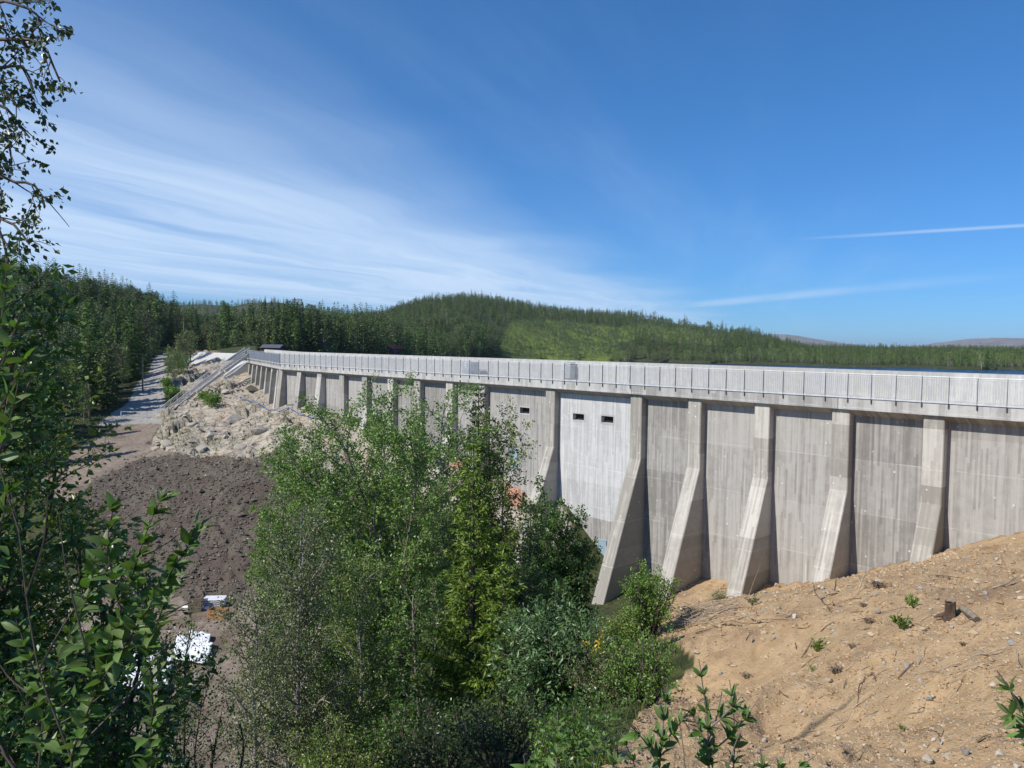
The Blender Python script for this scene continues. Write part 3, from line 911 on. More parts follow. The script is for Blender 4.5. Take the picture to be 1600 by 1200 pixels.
for (x, y) in ((904, 651.5), (949, 655.5), (820, 641.5)):
    s, z = px_on_wall(x, y)
    b = MB()
    for q in ((-0.72, -0.60, -0.38, 0.38), (0.60, 0.72, -0.38, 0.38)): b.box(q[0], q[1], -0.62, -0.545, q[2], q[3])
    b.box(-0.60, 0.60, -0.62, -0.545, 0.25, 0.38); b.box(-0.60, 0.60, -0.62, -0.545, -0.38, -0.25)
    fr = part('opening_frame', b.mesh('opening_frame', [M_white]), s, 0, z)
    obj('opening_black_back', MB().box(-0.61, 0.61, -0.999, -0.93, -0.25, 0.25).mesh('opening_black_back', [M_dark]), fr)  # black plate at the recess back, standing in for the darkness inside

for (x0, x1, y0, y1) in ((797, 809, 700, 731), (934, 947.5, 843, 882)):
    sa, za = px_on_wall((x0+x1)/2, y1); sb, zb2 = px_on_wall((x0+x1)/2, y0)
    wd = abs(px_on_wall(x0, y0)[0]-px_on_wall(x1, y0)[0]); h = zb2-za
    b = MB().box(-wd/2, -wd/2+0.1, -0.58, -0.48, 0, h).box(wd/2-0.1, wd/2, -0.58, -0.48, 0, h).box(-wd/2+0.1, wd/2-0.1, -0.58, -0.48, h-0.1, h)
    fr = part('steel_door', b.mesh('door_frame', [M_door]), sa, 0, za)
    obj('door_leaf', MB().box(-wd/2+0.1, wd/2-0.1, -0.57, -0.50, 0.01, h-0.1).mesh('door_leaf', [M_door]), fr)
    obj('handle', MB().box(wd/2-0.3, wd/2-0.14, -0.50, -0.44, h*0.48, h*0.48+0.04).mesh('handle', [M_dark]), fr)

# crest slab in lengths with open joints, upstream parapet
JT = [-30.0, -10.0, 5.6, 20.75, 36, 51, 66, S_BEND]
def slab_len(s, w_, name='crest_slab'):
    me = MB().prism([(0.25, Z_SOF+0.002), (0.25, Z_SLAB), (-2.6, Z_SLAB-0.02), (-2.6, Z_SOF+0.002)], 0.012, w_-0.012).mesh(name, [M_slab])
    bevelled(me, 0.02)
    part(name, me, s)
for a, b in zip(JT[:-1], JT[1:]): slab_len(a, b-a)
slab_len(S_BEND+0.01, S_END/2); slab_len(S_BEND+S_END/2+0.01, S_END/2)
def para(s, w_):
    me = MB().prism([(-2.5, Z_SLAB-0.03), (-2.5, Z_TOP), (-2.85, Z_TOP+0.03), (-2.85, 15.0), (-2.61, 15.0), (-2.61, Z_SLAB-0.03)], 0.004, w_-0.004).mesh('parapet', [M_para])
    part('parapet', me, s)
s = -30.0
while s < S_BEND-0.1:
    e = min(s+7.6, S_BEND+0.6); para(s, e-s); s = e
s = S_BEND+0.7
while s < S_BEND+S_END-0.1:
    e = min(s+7.6, S_BEND+S_END); para(s, e-s); s = e

# railing: posts, and a welded panel between each two posts
rail = thing('guard_railing', 'galvanised steel guard railing along the downstream edge of the dam crest', 'railing', (P0.x, P0.y, 0), ANG1)
PS = 1.32
rt = Z_SLAB+1.38
post = MB().box(-0.007, 0.007, -0.05, 0.03, -0.30, 1.38).box(-0.05, 0.05, -0.052, -0.045, -0.28, -0.05).box(-0.03, 0.03, -0.006, 0.012, -0.24, -0.2).box(-0.03, 0.03, -0.006, 0.012, -0.14, -0.1).mesh('post', [M_post])
def panel_mesh(w_):
    b = MB()
    b.tube([(0.01, 0, 1.36), (w_-0.01, 0, 1.36)], 0.024, 6)
    b.tube([(0.01, 0, 1.24), (w_-0.01, 0, 1.24)], 0.012, 4)
    b.tube([(0.01, 0, 0.10), (w_-0.01, 0, 0.10)], 0.014, 4)
    b.box(0.01, w_-0.01, -0.004, 0.004, -0.02, 0.08)
    nb = 11
    for i in range(nb):
        x = w_*(i+0.5)/nb
        b.box(x-0.014, x+0.014, -0.012, 0.012, 0.10, 1.24)
    return b.mesh('railing_panel', [M_galv])
pm = panel_mesh(PS)
n = int((S_BEND+28)/PS)
for i in range(n+1):
    s = S_BEND-0.02-i*PS
    part('post', post, s, 0.30, Z_SLAB, rail)
    if i: part('railing_panel', pm, s, 0.30, Z_SLAB, rail)
n2 = int(S_END/PS)
for i in range(n2+1):
    s = S_BEND+0.02+i*PS
    part('post', post, s+0.001, 0.30, Z_SLAB, rail)
    if i < n2: part('railing_panel', pm, s+0.001, 0.30, Z_SLAB, rail)


def on_deck(px, n, rotz=0):
    """point of the crest deck seen in pixel column px"""
    r = ray(px, 575)
    base = P0 + NV*n
    k = base.dot(NV)/Vector((r[0], r[1])).dot(NV)
    return Vector((r[0]*k, r[1]*k, Z_SLAB-0.005))

# caged tank on the deck
q = on_deck(736, -1.2)
t = thing('liquid_tank', 'milky plastic liquid tank in a wire cage on the dam deck', 'tank', q, ANG1)
obj('tank_body', bevelled(MB().box(-0.5, 0.5, -0.5, 0.5, 0.16, 1.14).mesh('tank_body', [M_tank]), 0.06, 2), t)
b = MB()
for zc in (0.2, 0.36, 0.55, 0.75, 0.95, 1.13):
    for a in ((-0.53, -0.53, 0.53, -0.53), (0.53, -0.53, 0.53, 0.53), (0.53, 0.53, -0.53, 0.53), (-0.53, 0.53, -0.53, -0.53)):
        b.beam((a[0], a[1], zc), (a[2], a[3], zc), 0.022, 0.022)
for i in range(6):
    u_ = -0.53+1.06*i/5
    for a in ((u_, -0.555), (u_, 0.555), (-0.555, u_), (0.555, u_)):
        b.beam((a[0], a[1], 0.14), (a[0], a[1], 1.15), 0.022, 0.022)
o = obj('cage', b.mesh('cage', [M_galv]), t)
b = MB()
for y_ in (-0.45, 0, 0.45): b.box(-0.55, 0.55, y_-0.07, y_+0.07, 0.0, 0.1)
b.box(-0.55, 0.55, -0.55, 0.55, 0.1, 0.13)
obj('pallet', b.mesh('pallet', [M_galv]), t)
obj('lid', MB().tube([(0, 0, 1.14), (0, 0, 1.20)], 0.12, 10, True).mesh('lid', [M_red]), t)
# grey cabinet
q = on_deck(890, -2.05)
t = thing('control_cabinet', 'plain grey control cabinet standing against the parapet on the dam deck', 'cabinet', q, ANG1)
obj('cabinet_body', bevelled(MB().box(-0.38, 0.38, -0.3, 0.3, 0.06, 1.38).mesh('cabinet_body', [M_cabinet]), 0.012), t)
d_ = obj('door', MB().box(-0.35, 0.35, 0.301, 0.318, 0.10, 1.34).mesh('door', [M_cabinet]), t)
obj('handle', MB().box(0.25, 0.28, 0.318, 0.34, 0.66, 0.80).mesh('handle', [M_dark]), d_)
obj('base', MB().box(-0.36, 0.36, -0.28, 0.28, 0.0, 0.058).mesh('base', [M_dark]), t)

# ------------------------------------------------------------------ spillway and its side walls, stairs
sp_ = thing('spillway', 'pale new concrete spillway with a rounded crest beyond the far end of the dam', 'spillway', (PE.x, PE.y, 0), ANG2)
prof = [(-3.0, 8.0), (-2.8, 14.0), (-2.2, 15.4), (-1.4, 16.3), (-0.4, 16.75), (0.6, 16.6), (1.8, 15.9), (3.2, 14.9), (5.0, 13.4), (6.4, 12.0), (6.4, 8.0)]
obj('spillway_crest', MB().prism(prof, 0.6, 9.0).mesh('spillway_crest', [M_new]), sp_)
obj('side_wall', bevelled(MB().prism([(-2.8, 7.0), (-2.8, 18.3), (0.0, 17.0), (2.2, 15.1), (6.2, 12.6), (7.0, 12.0), (7.0, 7.0)][::-1], 0.0, 0.595).mesh('side_wall', [M_new]), 0.015), sp_)
# the further length stands square to the view: top edge, sloping white face, end wall
TA, TB_ = P(311, 549.5, 150), P(369, 553, 141)
dd = (TB_-TA); L_ = dd.length; ang = math.atan2(dd.y, dd.x)
sw = thing('spillway', 'pale sloping weir section with a dark end wall above the rocks', 'spillway', (TA.x, TA.y, 0), ang)
zt = (TA.z+TB_.z)/2
obj('weir_slab', MB().prism([(0.4, zt-6), (0.4, zt), (-0.05, zt), (-0.45, zt-0.35), (-3.4, zt-2.1), (-3.6, zt-6)][::-1], 0.0, L_).mesh('weir_slab', [M_new]), sw)
obj('end_wall', bevelled(MB().prism([(0.9, zt-7), (0.9, zt+0.1), (-0.2, zt+0.1), (-4.8, zt-2.9), (-5.4, zt-3.4), (-5.4, zt-7)][::-1], L_+0.003, L_+0.5).mesh('end_wall', [M_new]), 0.015), sw)
obj('end_wall', bevelled(MB().prism([(0.9, zt-7), (0.9, zt+0.1), (-0.2, zt+0.1), (-3.0, zt-1.6), (-3.0, zt-7)][::-1], -0.5, -0.003).mesh('end_wall', [M_new]), 0.015), sw)

# stair
st = thing('staircase', 'long straight outdoor stair with pale handrails climbing the rock to the dam crest', 'stairs', (0, 0, 0))
legs = [(P(252, 652, 108.5), P(301, 613, 115)), (P(303, 612.5, 115.4), P(345, 581, 121.5)), (P(349, 579.5, 122), P(386.5, 553, 126))]
tread = MB().box(-0.14, 0.14, -0.55, 0.55, -0.03, 0.03).mesh('tread', [M_galv])
posm = MB().box(-0.025, 0.025, -0.025, 0.025, -0.15, 1.05).mesh('rail_post', [M_galv])
for a, b in legs:
    d = b-a; hz = Vector((d.x, d.y, 0)); L = hz.length; ya = math.atan2(d.y, d.x)
    sd_ = Vector((-hz.y, hz.x, 0)).normalized()
    for sg in (-1, 1):
        o_ = sd_*0.58*sg
        m1 = MB().beam(a+o_, b+o_, 0.05, 0.42)
        obj('stringer', m1.mesh('stringer', [M_new]), st)
        m1 = MB().beam(a+o_+Vector((0, 0, 1.05)), b+o_+Vector((0, 0, 1.05)), 0.07, 0.09).beam(a+o_+Vector((0, 0, 0.6)), b+o_+Vector((0, 0, 0.6)), 0.03, 0.03).beam(a+o_+Vector((0, 0, 0.85)), b+o_+Vector((0, 0, 0.85)), 0.03, 0.03)
        obj('handrail', m1.mesh('handrail', [M_new]), st)
        np_ = max(3, int(L/1.3))
        for i in range(np_+1): obj('rail_post', posm, st, a.lerp(b, i/np_)+o_)
    ns = int(L/0.42)
    for i in range(ns): obj('tread', tread, st, a.lerp(b, (i+0.5)/ns), (0, 0, ya))
obj('footing', MB().box(-1.1, 0.5, -0.8, 0.8, -0.5, 0.12, Matrix.Translation(legs[0][0]+Vector((0, 0, -0.1))) @ Matrix.Rotation(math.atan2(legs[0][1].y-legs[0][0].y, legs[0][1].x-legs[0][0].x), 4, 'Z')).mesh('footing', [M_new]), st)

# ------------------------------------------------------------------ cabins, poles, barrier
def cabin(name, label, px, yb, d, L, Wd, H, rise, rot, roofm):
    q = P(px, yb, d)
    t = thing(name, label, 'cabin', q, rot)
    body = MB().box(-L/2, L/2, -Wd/2, Wd/2, -2.0, H)
    body.prism([(-Wd/2, H), (Wd/2, H), (0, H+rise)], -L/2, L/2)
    obj('wall', body.mesh('wall', [M_cabin]), t)
    for sg in (-1, 1):
        M = Matrix.Translation((0, 0, H+rise+0.06)) @ Matrix.Rotation(sg*math.atan2(rise, Wd/2), 4, 'X')
        b = MB().box(-L/2-0.35, L/2+0.35, *(sorted((0, -sg*(math.hypot(rise, Wd/2)+0.3)))), -0.04, 0.06, M)
        obj('roof', b.mesh('roof', [roofm]), t)
    for x in (-L/4, L/4):
        f = obj('window', MB().box(x-0.4, x+0.4, -Wd/2-0.04, -Wd/2+0.02, H*0.42, H*0.8).mesh('window', [M_whitep if name == 'x' else M_cabin]), t)
        obj('pane', MB().box(x-0.32, x+0.32, -Wd/2-0.06, -Wd/2-0.042, H*0.46, H*0.76).mesh('pane', [M_glass]), f)
    obj('door', MB().box(-0.4, 0.4, -Wd/2-0.05, -Wd/2+0.01, 0.05, 1.9).mesh('door', [M_roof]), t)
    return t
cabin('wooden_cabin', 'dark red wooden cabin with a grey gabled roof behind the far end of the dam', 427, 561, 205, 5.2, 3.4, 3.0, 0.75, math.radians(-12), M_roof)
cabin('wooden_cabin', 'small dark cabin half hidden among lakeside trees', 617, 552, 300, 4.0, 3.0, 1.8, 0.9, math.radians(15), M_cabin)

for px, y0, y1, d, lab in ((139.5, 600, 668, 104, 'bare wooden pole nearest the road barrier among roadside trees'), (223, 557, 612, 122, 'slim wooden pole on the left edge of the gravel road'), (263, 538, 566, 168, 'thin wooden pole standing at the far bend of the gravel road'), (287.5, 502, 552, 185, 'tall pale pole rising before the forest above the weir')):
    a, b = P(px, y1, d), P(px, y0, d)
    a.z = min(a.z, ground_z(a.x, a.y)-0.3)
    t = thing('utility_pole', lab, 'pole', a)
    h = b.z-a.z
    obj('pole', MB().tube([(0, 0, 0), (0, 0, h*0.5), (0.02, 0, h)], [0.15, 0.13, 0.11], 8, True).mesh('pole', [M_wood]), t)
    obj('cap', MB().tube([(0.02, 0, h+0.002), (0.02, 0, h+0.08)], [0.125, 0.06], 8, True).mesh('cap', [M_dark]), t)
a, b = P(189, 643, 107), P(249, 643, 107); c = P(229, 662, 107)
c.z = ground_z(c.x, c.y)
t = thing('road_barrier', 'thin grey barrier bar across the gravel road by the stair foot', 'barrier', c)
obj('bar', MB().beam(a-c, b-c, 0.07, 0.07).mesh('bar', [M_galv]), t)
obj('post', MB().box(-0.06, 0.06, -0.06, 0.06, -0.3, a.z-c.z+0.1).mesh('post', [M_galv]), t)
obj('rest_post', MB().box(a.x-c.x-0.05, a.x-c.x+0.05, a.y-c.y-0.05, a.y-c.y+0.05, -1.0, a.z-c.z-0.04).mesh('rest_post', [M_galv]), t)

# ------------------------------------------------------------------ trees: builders
def frames(d):
    d = d/(np.linalg.norm(d, axis=1, keepdims=True)+1e-9)
    ref = np.where(np.abs(d[:, 2:3]) < 0.9, np.array([[0, 0, 1.0]]), np.array([[1.0, 0, 0]]))
    u = np.cross(d, ref); u /= np.linalg.norm(u, axis=1, keepdims=True)+1e-9
    return d, u, np.cross(u, d)


def leaf_quads(pos, axis, size, wid, rng, fold=0.25, nrm=None):
    """folded four-corner leaves (two triangles sharing the midrib)"""
    n = len(pos)
    d, u, v = frames(np.asarray(axis, float))
    a = rng.uniform(0, 2*math.pi, n)[:, None] if nrm is None else nrm
    s = u*np.cos(a)+v*np.sin(a); h = np.cross(s, d)
    L = np.asarray(size, float).reshape(-1, 1); Wd = L*wid
    V = np.stack([pos, pos+d*L*0.45+s*Wd*0.5+h*Wd*fold, pos+d*L, pos+d*L*0.45-s*Wd*0.5+h*Wd*fold], 1)
    i = np.arange(n)[:, None]*4
    T = np.concatenate([i+[[0, 1, 2]], i+[[0, 2, 3]]], 0)
    return V.reshape(-1, 3), T


def clump_tris(pos, size, rng, flat=0.0, aspect=0.55):
    n = len(pos)
    ax = rng.normal(size=(n, 3)); ax[:, 2] *= (1-flat)
    return leaf_quads(pos, ax, size*rng.uniform(0.6, 1.3, n), aspect, rng, 0.15)


def spruce_meshes(rng, h, whorl=0.36, nb=7, det=5, spread=0.19, mat=None, bark=None, bare=0.04):
    wood = MB(); lf = MB()
    bend = rng.normal(size=2)*0.01*h
    wood.tube([(0, 0, -0.6), (bend[0]*.3, bend[1]*.3, h*.5), (bend[0], bend[1], h)], [h*0.017, h*0.010, 0.01], 6)
    z = h*bare
    P_, A_, S_ = [], [], []
    lop = rng.uniform(0.75, 1.25, 12)
    while z < h*0.985:
        t = z/h
        rad = (spread*h*(1-t)**0.70+0.012*h)*(0.55+0.45*min(1, (t+0.02)/0.15))
        n = max(3, int(nb*(0.6+0.5*(1-t))))
        a0 = rng.uniform(0, 6.28)
        for k in range(n):
            a = a0+6.283*k/n+rng.normal()*0.15
            r = rad*rng.uniform(0.7, 1.12)*lop[int(a*12/6.283) % 12]
            droop = -0.30*(1-t)+0.35*t+rng.normal()*0.06
            for i in range(det):
                f = (i+0.5)/det
                q = np.array([math.cos(a)*r*f, math.sin(a)*r*f, z+r*f*droop+0.22*r*f*f + 0.0])
                q[:2] += bend*t
                for sg in (-1, 1):
                    sa = a+sg*rng.uniform(0.5, 0.95)*(1-0.35*f)
                    ln = (r*0.46*(1-0.55*f)+0.16)*rng.uniform(0.8, 1.25)
                    P_.append(q); A_.append((math.cos(sa), math.sin(sa), droop*0.6-0.35+rng.normal()*0.12)); S_.append(ln)
            q = np.array([math.cos(a)*r*0.72, math.sin(a)*r*0.72, z+r*0.72*droop+0.22*r*.5]); q[:2] += bend*t
            P_.append(q); A_.append((math.cos(a), math.sin(a), droop+0.3)); S_.append(r*0.36+0.06)
        z += whorl*(1.15-0.55*t)*rng.uniform(0.8, 1.2)
    P_.append(np.array([bend[0], bend[1], h*0.96])); A_.append((0, 0, 1)); S_.append(h*0.05)
    V, T = leaf_quads(np.array(P_), np.array(A_), np.array(S_), 0.52, rng, 0.1, nrm=rng.normal(size=(len(P_), 1))*0.6)
    lf.add(V, T)
    return wood.mesh('trunk', [bark]), lf.mesh('crown', [mat])


def pine_meshes(rng, h, n=60, per=34, mat=None, bark=None):
    wood = MB(); lf = MB()
    pts = [(0, 0, -0.6), (rng.normal()*.02*h, rng.normal()*.02*h, h*.35), (rng.normal()*.03*h, rng.normal()*.03*h, h*.7), (rng.normal()*.03*h, rng.normal()*.03*h, h*0.97)]
    wood.tube(pts, [h*0.022, h*0.017, h*0.010, 0.02], 6)
    pts = np.array(pts)
    pos = []
    for i in range(n):
        t = 0.30+0.68*(i/n)**0.9
        base = np.array([np.interp(t*h, pts[:, 2], pts[:, j]) for j in range(3)])
        a = i*2.4+rng.normal()*0.3
        r = h*0.20*(0.55+0.6*math.sin(math.pi*min(1, (t-0.25)/0.78)))*rng.uniform(0.5, 1.15)*(1.0 if t < 0.9 else 0.6)
        e = base+np.array([math.cos(a)*r, math.sin(a)*r, r*rng.uniform(0.0, 0.5)])
        wood.tube([base, (base+e)/2-[0, 0, r*.06], e], [h*0.006, h*0.004, 0.012], 4)
        for f in (0.6, 1.0):
            c = base+(e-base)*f
            m = int(per*(0.35 if f < 1 else 0.65))
            pos.append(c+rng.normal(size=(m, 3))*np.array([0.05, 0.05, 0.028])*h*(0.8+0.4*rng.random()))
    pos = np.concatenate(pos)
    V, T = clump_tris(pos, h*0.042, rng, 0.3, 0.5)
    lf.add(V, T)
    return wood.mesh('trunk', [bark]), lf.mesh('crown', [mat])


def leafy_meshes(rng, h, n=70, per=34, wide=0.30, low=0.22, mat=None, bark=None, leaf=0.034):
    wood = MB(); lf = MB()
    pts = np.array([(0, 0, -0.6), (rng.normal()*.02*h, rng.normal()*.02*h, h*.3), (rng.normal()*.05*h, rng.normal()*.05*h, h*.65), (rng.normal()*.06*h, rng.normal()*.06*h, h*0.93)])
    wood.tube(pts, [h*0.016, h*0.012, h*0.008, 0.015], 6)
    pos = []
    for i in range(n):
        t = low+(0.97-low)*rng.random()**0.85
        tb = max(0.1, t-rng.uniform(0.08, 0.22))
        base = np.array([np.interp(tb*h, pts[:, 2], pts[:, j]) for j in range(3)])
        a = i*2.4+rng.normal()*0.4
        prof = math.sin(math.pi*min(1, max(0.03, (t-low*0.6)/(1.03-low*0.6)))**0.8)
        r = h*wide*prof*rng.uniform(0.35, 1.1)
        e = np.array([base[0]+math.cos(a)*r, base[1]+math.sin(a)*r, t*h])
        wood.tube([base, base*.5+e*.5+[0, 0, -0.02*h], e], [h*0.006, h*0.004, 0.008], 3)
        m = int(per*rng.uniform(0.6, 1.3))
        pos.append(e+rng.normal(size=(m, 3))*np.array([0.045, 0.045, 0.04])*h*(0.7+0.7*rng.random()))
    pos = np.concatenate(pos)
    V, T = clump_tris(pos, h*leaf, rng, 0.0, 0.6)
    lf.add(V, T)
    return wood.mesh('trunk', [bark]), lf.mesh('crown', [mat])


# ------------------------------------------------------------------ the wood across the road and lake
rf = np.random.default_rng(77)
NEAR = dict(
    spruce=[spruce_meshes(rf, 10.0, 0.42, 7, 4, s_, L_spruce, M_barkd) for s_ in (0.155, 0.185, 0.14, 0.20)],
    pine=[pine_meshes(rf, 9.0, 44, 38, L_pine, M_bark) for _ in range(3)],
    leafy=[leafy_meshes(rf, 7.0, 60, 36, wd_, 0.16, L_wood, M_birch) for wd_ in (0.26, 0.32, 0.22, 0.36)])
KINDL = dict(spruce=('spruce_tree', 'dark pointed spruce', 'spruces'), pine=('pine_tree', 'blue green round topped pine', 'pines'), leafy=('birch_tree', 'rounded leafy birch', 'birches'))


def zone_of(px, d):
    if px < 345:
        return 'close along the left side of the gravel road' if d < 128 else 'in the middle of the wooded slope left of the road' if d < 195 else 'high on the wooded hill left of the road' if px < 250 else 'in the wood behind the bend of the gravel road'
    if d < 250: return 'at the front of the wood behind the far dam end'
    return 'deep in the wood behind the far dam end' if px < 560 else 'on the wooded shore right of the small dark cabin'


def plant(kind, x, y, z, hs, rot, var, where):
    nm, lb, gr = KINDL[kind]
    tm, cm = NEAR[kind][var % len(NEAR[kind])]
    o = thing(nm, lb+' '+where, 'tree', (x, y, z), rot, gr+' '+where)
    o.scale = (hs*rf.uniform(0.88, 1.15), hs*rf.uniform(0.88, 1.15), hs)
    obj('trunk', tm, o); obj('crown', cm, o)
    return o


def wood_mix(px, d, r):
    """kind of tree by place"""
    if d < 200: return 'spruce' if r < 0.50 else ('pine' if r < 0.68 else 'leafy')
    if px > 330 and d < 480: return 'spruce' if r < 0.80 else ('pine' if r < 0.86 else 'leafy')
    return 'spruce' if r < 0.64 else ('pine' if r < 0.80 else 'leafy')


# candidate places: the hillside left of the road and the wood behind the lake end
cand = []
def scatter(n, px0, px1, d0, d1, test, minsep):
    grid = {}
    got = []
    px = rf.uniform(px0, px1, n*6); d = np.sqrt(rf.uniform(d0*d0, d1*d1, n*6))
    x = (px-800)/F*d; y = d
    z = land(x, y)
    qx, qy = proj(x, y, z)
    ok = test(qx, qy, d, x, y, z)
    for i in np.nonzero(ok)[0]:
        c = (int(x[i]//minsep), int(y[i]//minsep))
        if any((x[i]-a)**2+(y[i]-b)**2 < minsep*minsep for u_ in (-1, 0, 1) for v_ in (-1, 0, 1) for a, b in grid.get((c[0]+u_, c[1]+v_), ())): continue
        grid.setdefault(c, []).append((x[i], y[i])); got.append((px[i], d[i], x[i], y[i], z[i], qx[i], qy[i]))
        if len(got) >= n: break
    return got


def left_edge(qy):
    return np.interp(qy, [555, 570, 580, 600, 620, 640, 655, 690, 760], [236, 234, 226, 206, 194, 176, 150, 92, 20])


def t_left(qx, qy, d, x, y, z):
    return ((qx < left_edge(qy)-4) & (d > 84) & (qy < 745) & (d < 172)) | ((d >= 172) & (z > WATER+1.2) & ~((qx > 238) & (qx < 345) & (qy > 541)))


g1 = scatter(1150, -230, 345, 84, 285, t_left, 3.2)
g2 = scatter(1100, 330, 690, 186, 345, lambda qx, qy, d, x, y, z: (z > WATER+0.9) & ~((np.abs(x+62.5) < 5) & (np.abs(y-203) < 8)) & ~((np.abs(x+45.5) < 4) & (y > 280) & (y < 305)) & (qy < 566) & ~((d < 200) & (qx < 440)), 3.3)
# more of the left hill, up to and over its crest, and behind the lake end
g3 = scatter(2600, -330, 420, 170, 440, lambda qx, qy, d, x, y, z: (z > WATER+1.5) & (d > np.where(qx < 345, 280, 340)), 3.6)
g4 = scatter(900, 420, 780, 280, 520, lambda qx, qy, d, x, y, z: (z > WATER+0.9) & (d > np.where(qx < 690, 345, 280)) & ~((np.abs(x+45.5) < 4) & (y > 280) & (y < 305)), 3.4)
extra = [(283, 133, 'leafy', .85), (272, 128, 'leafy', .75), (292, 138, 'pine', .75), (279, 142, 'spruce', .62), (265, 150, 'leafy', .6), (286, 127, 'leafy', .55), (297, 146, 'pine', .7)]
rows = [(d, px, x, y, z, qx, qy) for px, d, x, y, z, qx, qy in g1+g2+g3+g4]
rows.sort()
cnt = dict(spruce=0, pine=0, leafy=0)
stuff_pts = []
for d, px, x, y, z, qx, qy in rows:
    kind = wood_mix(px, d, rf.random())
    hs = rf.uniform(0.75, 1.25)*(1.0 if d < 180 else 1.1)
    if px > 345: hs *= 1.45 if kind == 'spruce' else 1.15
    if kind == 'leafy' and rf.random() < 0.45: hs *= 0.6
    if kind == 'spruce' and rf.random() < (0.2 if d < 280 else 0.05): hs *= 0.55
    if px > 345 and d < 235: hs *= 0.72
    if px < 300 and kind == 'spruce': hs *= rf.choice([1.0, 1.0, 1.25])
    vis = -20 < qx < 790
    if vis and cnt[kind] < 300:
        plant(kind, x, y, z-0.1, hs, rf.uniform(0, 6.28), rf.integers(0, 9), zone_of(px, d)); cnt[kind] += 1
    elif d > 120:
        stuff_pts.append((x, y, z, kind, hs))
for px, d, kind, hs in extra:
    q = gp(px, d); plant(kind, q.x, q.y, q.z-0.1, hs, rf.uniform(0, 6), rf.integers(0, 9), 'in the clump right of the gravel road')
    cnt[kind] += 1

# beyond the nearest 300 of each kind the wood is one mass: instances on points
FARC = bpy.data.collections.new('far_tree_kinds')
far_kinds = {}
idx = 0
def far_variant(kind, meshes):
    global idx
    tm, cm = meshes
    bmj = bmesh.new(); bmj.from_mesh(tm); n0 = len(bmj.faces); bmj.from_mesh(cm)
    bmj.faces.ensure_lookup_table()
    for f in bmj.faces[n0:]: f.material_index = 1
    me = bpy.data.meshes.new('tree_%02d' % idx); bmj.to_mesh(me); bmj.free()
    me.materials.append(tm.materials[0]); me.materials.append(cm.materials[0])
    o = bpy.data.objects.new('tree_%02d' % idx, me); FARC.objects.link(o)
    far_kinds.setdefault(kind, []).append(idx); idx += 1
for s_ in (0.165, 0.19, 0.145): far_variant('spruce', spruce_meshes(rf, 10.0, 0.62, 6, 2, s_, L_spruce, M_barkd))
for _ in range(2): far_variant('pine', pine_meshes(rf, 9.0, 26, 18, L_pine, M_bark))
for wd_ in (0.28, 0.36): far_variant('leafy', leafy_meshes(rf, 7.0, 34, 16, wd_, 0.1, L_wood, M_birch, 0.055))
for wd_ in (0.4, 0.5): far_variant('scrub', leafy_meshes(rf, 2.2, 16, 16, wd_, 0.05, L_clear, M_birch, 0.09))
for wd_ in (0.4,): far_variant('copse', leafy_meshes(rf, 7.0, 30, 16, wd_, 0.08, L_clear, M_birch, 0.06))

gt = bpy.data.node_groups.new('tree mass', 'GeometryNodeTree')
gt.interface.new_socket('Geometry', in_out='INPUT', socket_type='NodeSocketGeometry')
gt.interface.new_socket('Geometry', in_out='OUTPUT', socket_type='NodeSocketGeometry')
gi, go = gt.nodes.new('NodeGroupInput'), gt.nodes.new('NodeGroupOutput')
ci = gt.nodes.new('GeometryNodeCollectionInfo'); ci.inputs[0].default_value = FARC; ci.inputs[1].default_value = True; ci.inputs[2].default_value = True
ip = gt.nodes.new('GeometryNodeInstanceOnPoints'); ip.inputs['Pick Instance'].default_value = True
def nattr(nm, typ):
    nd = gt.nodes.new('GeometryNodeInputNamedAttribute'); nd.data_type = typ; nd.inputs[0].default_value = nm
    return nd.outputs[0]
gt.links.new(gi.outputs[0], ip.inputs['Points']); gt.links.new(ci.outputs[0], ip.inputs['Instance'])
gt.links.new(nattr('kind', 'INT'), ip.inputs['Instance Index']); gt.links.new(nattr('turn', 'FLOAT_VECTOR'), ip.inputs['Rotation']); gt.links.new(nattr('size', 'FLOAT_VECTOR'), ip.inputs['Scale'])
gt.links.new(ip.outputs[0], go.inputs[0])


def tree_mass(name, label, pts):
    """pts: x, y, z, kind, height scale"""
    me = bpy.data.meshes.new(name)
    n = len(pts)
    me.vertices.add(n)
    me.vertices.foreach_set('co', np.array([p[:3] for p in pts], np.float32).ravel())
    ki = np.array([far_kinds[p[3]][rf.integers(0, 99) % len(far_kinds[p[3]])] for p in pts], np.int32)
    me.attributes.new('kind', 'INT', 'POINT').data.foreach_set('value', ki)
    rot = np.zeros((n, 3), np.float32); rot[:, 2] = rf.uniform(0, 6.28, n); rot[:, :2] = rf.normal(size=(n, 2))*0.03
    me.attributes.new('turn', 'FLOAT_VECTOR', 'POINT').data.foreach_set('vector', rot.ravel())
    hs = np.array([p[4] for p in pts], np.float32)
    sc = np.stack([hs*rf.uniform(0.85, 1.2, n), hs*rf.uniform(0.85, 1.2, n), hs], -1).astype(np.float32)
    me.attributes.new('size', 'FLOAT_VECTOR', 'POINT').data.foreach_set('vector', sc.ravel())
    o = obj(name, me); o['kind'] = 'stuff'; o['label'] = label; o['category'] = 'forest'
    md = o.modifiers.new('trees', 'NODES'); md.node_group = gt
    return o


tree_mass('far_forest', 'dense dark conifer forest covering the hillside behind the far end of the dam', stuff_pts)

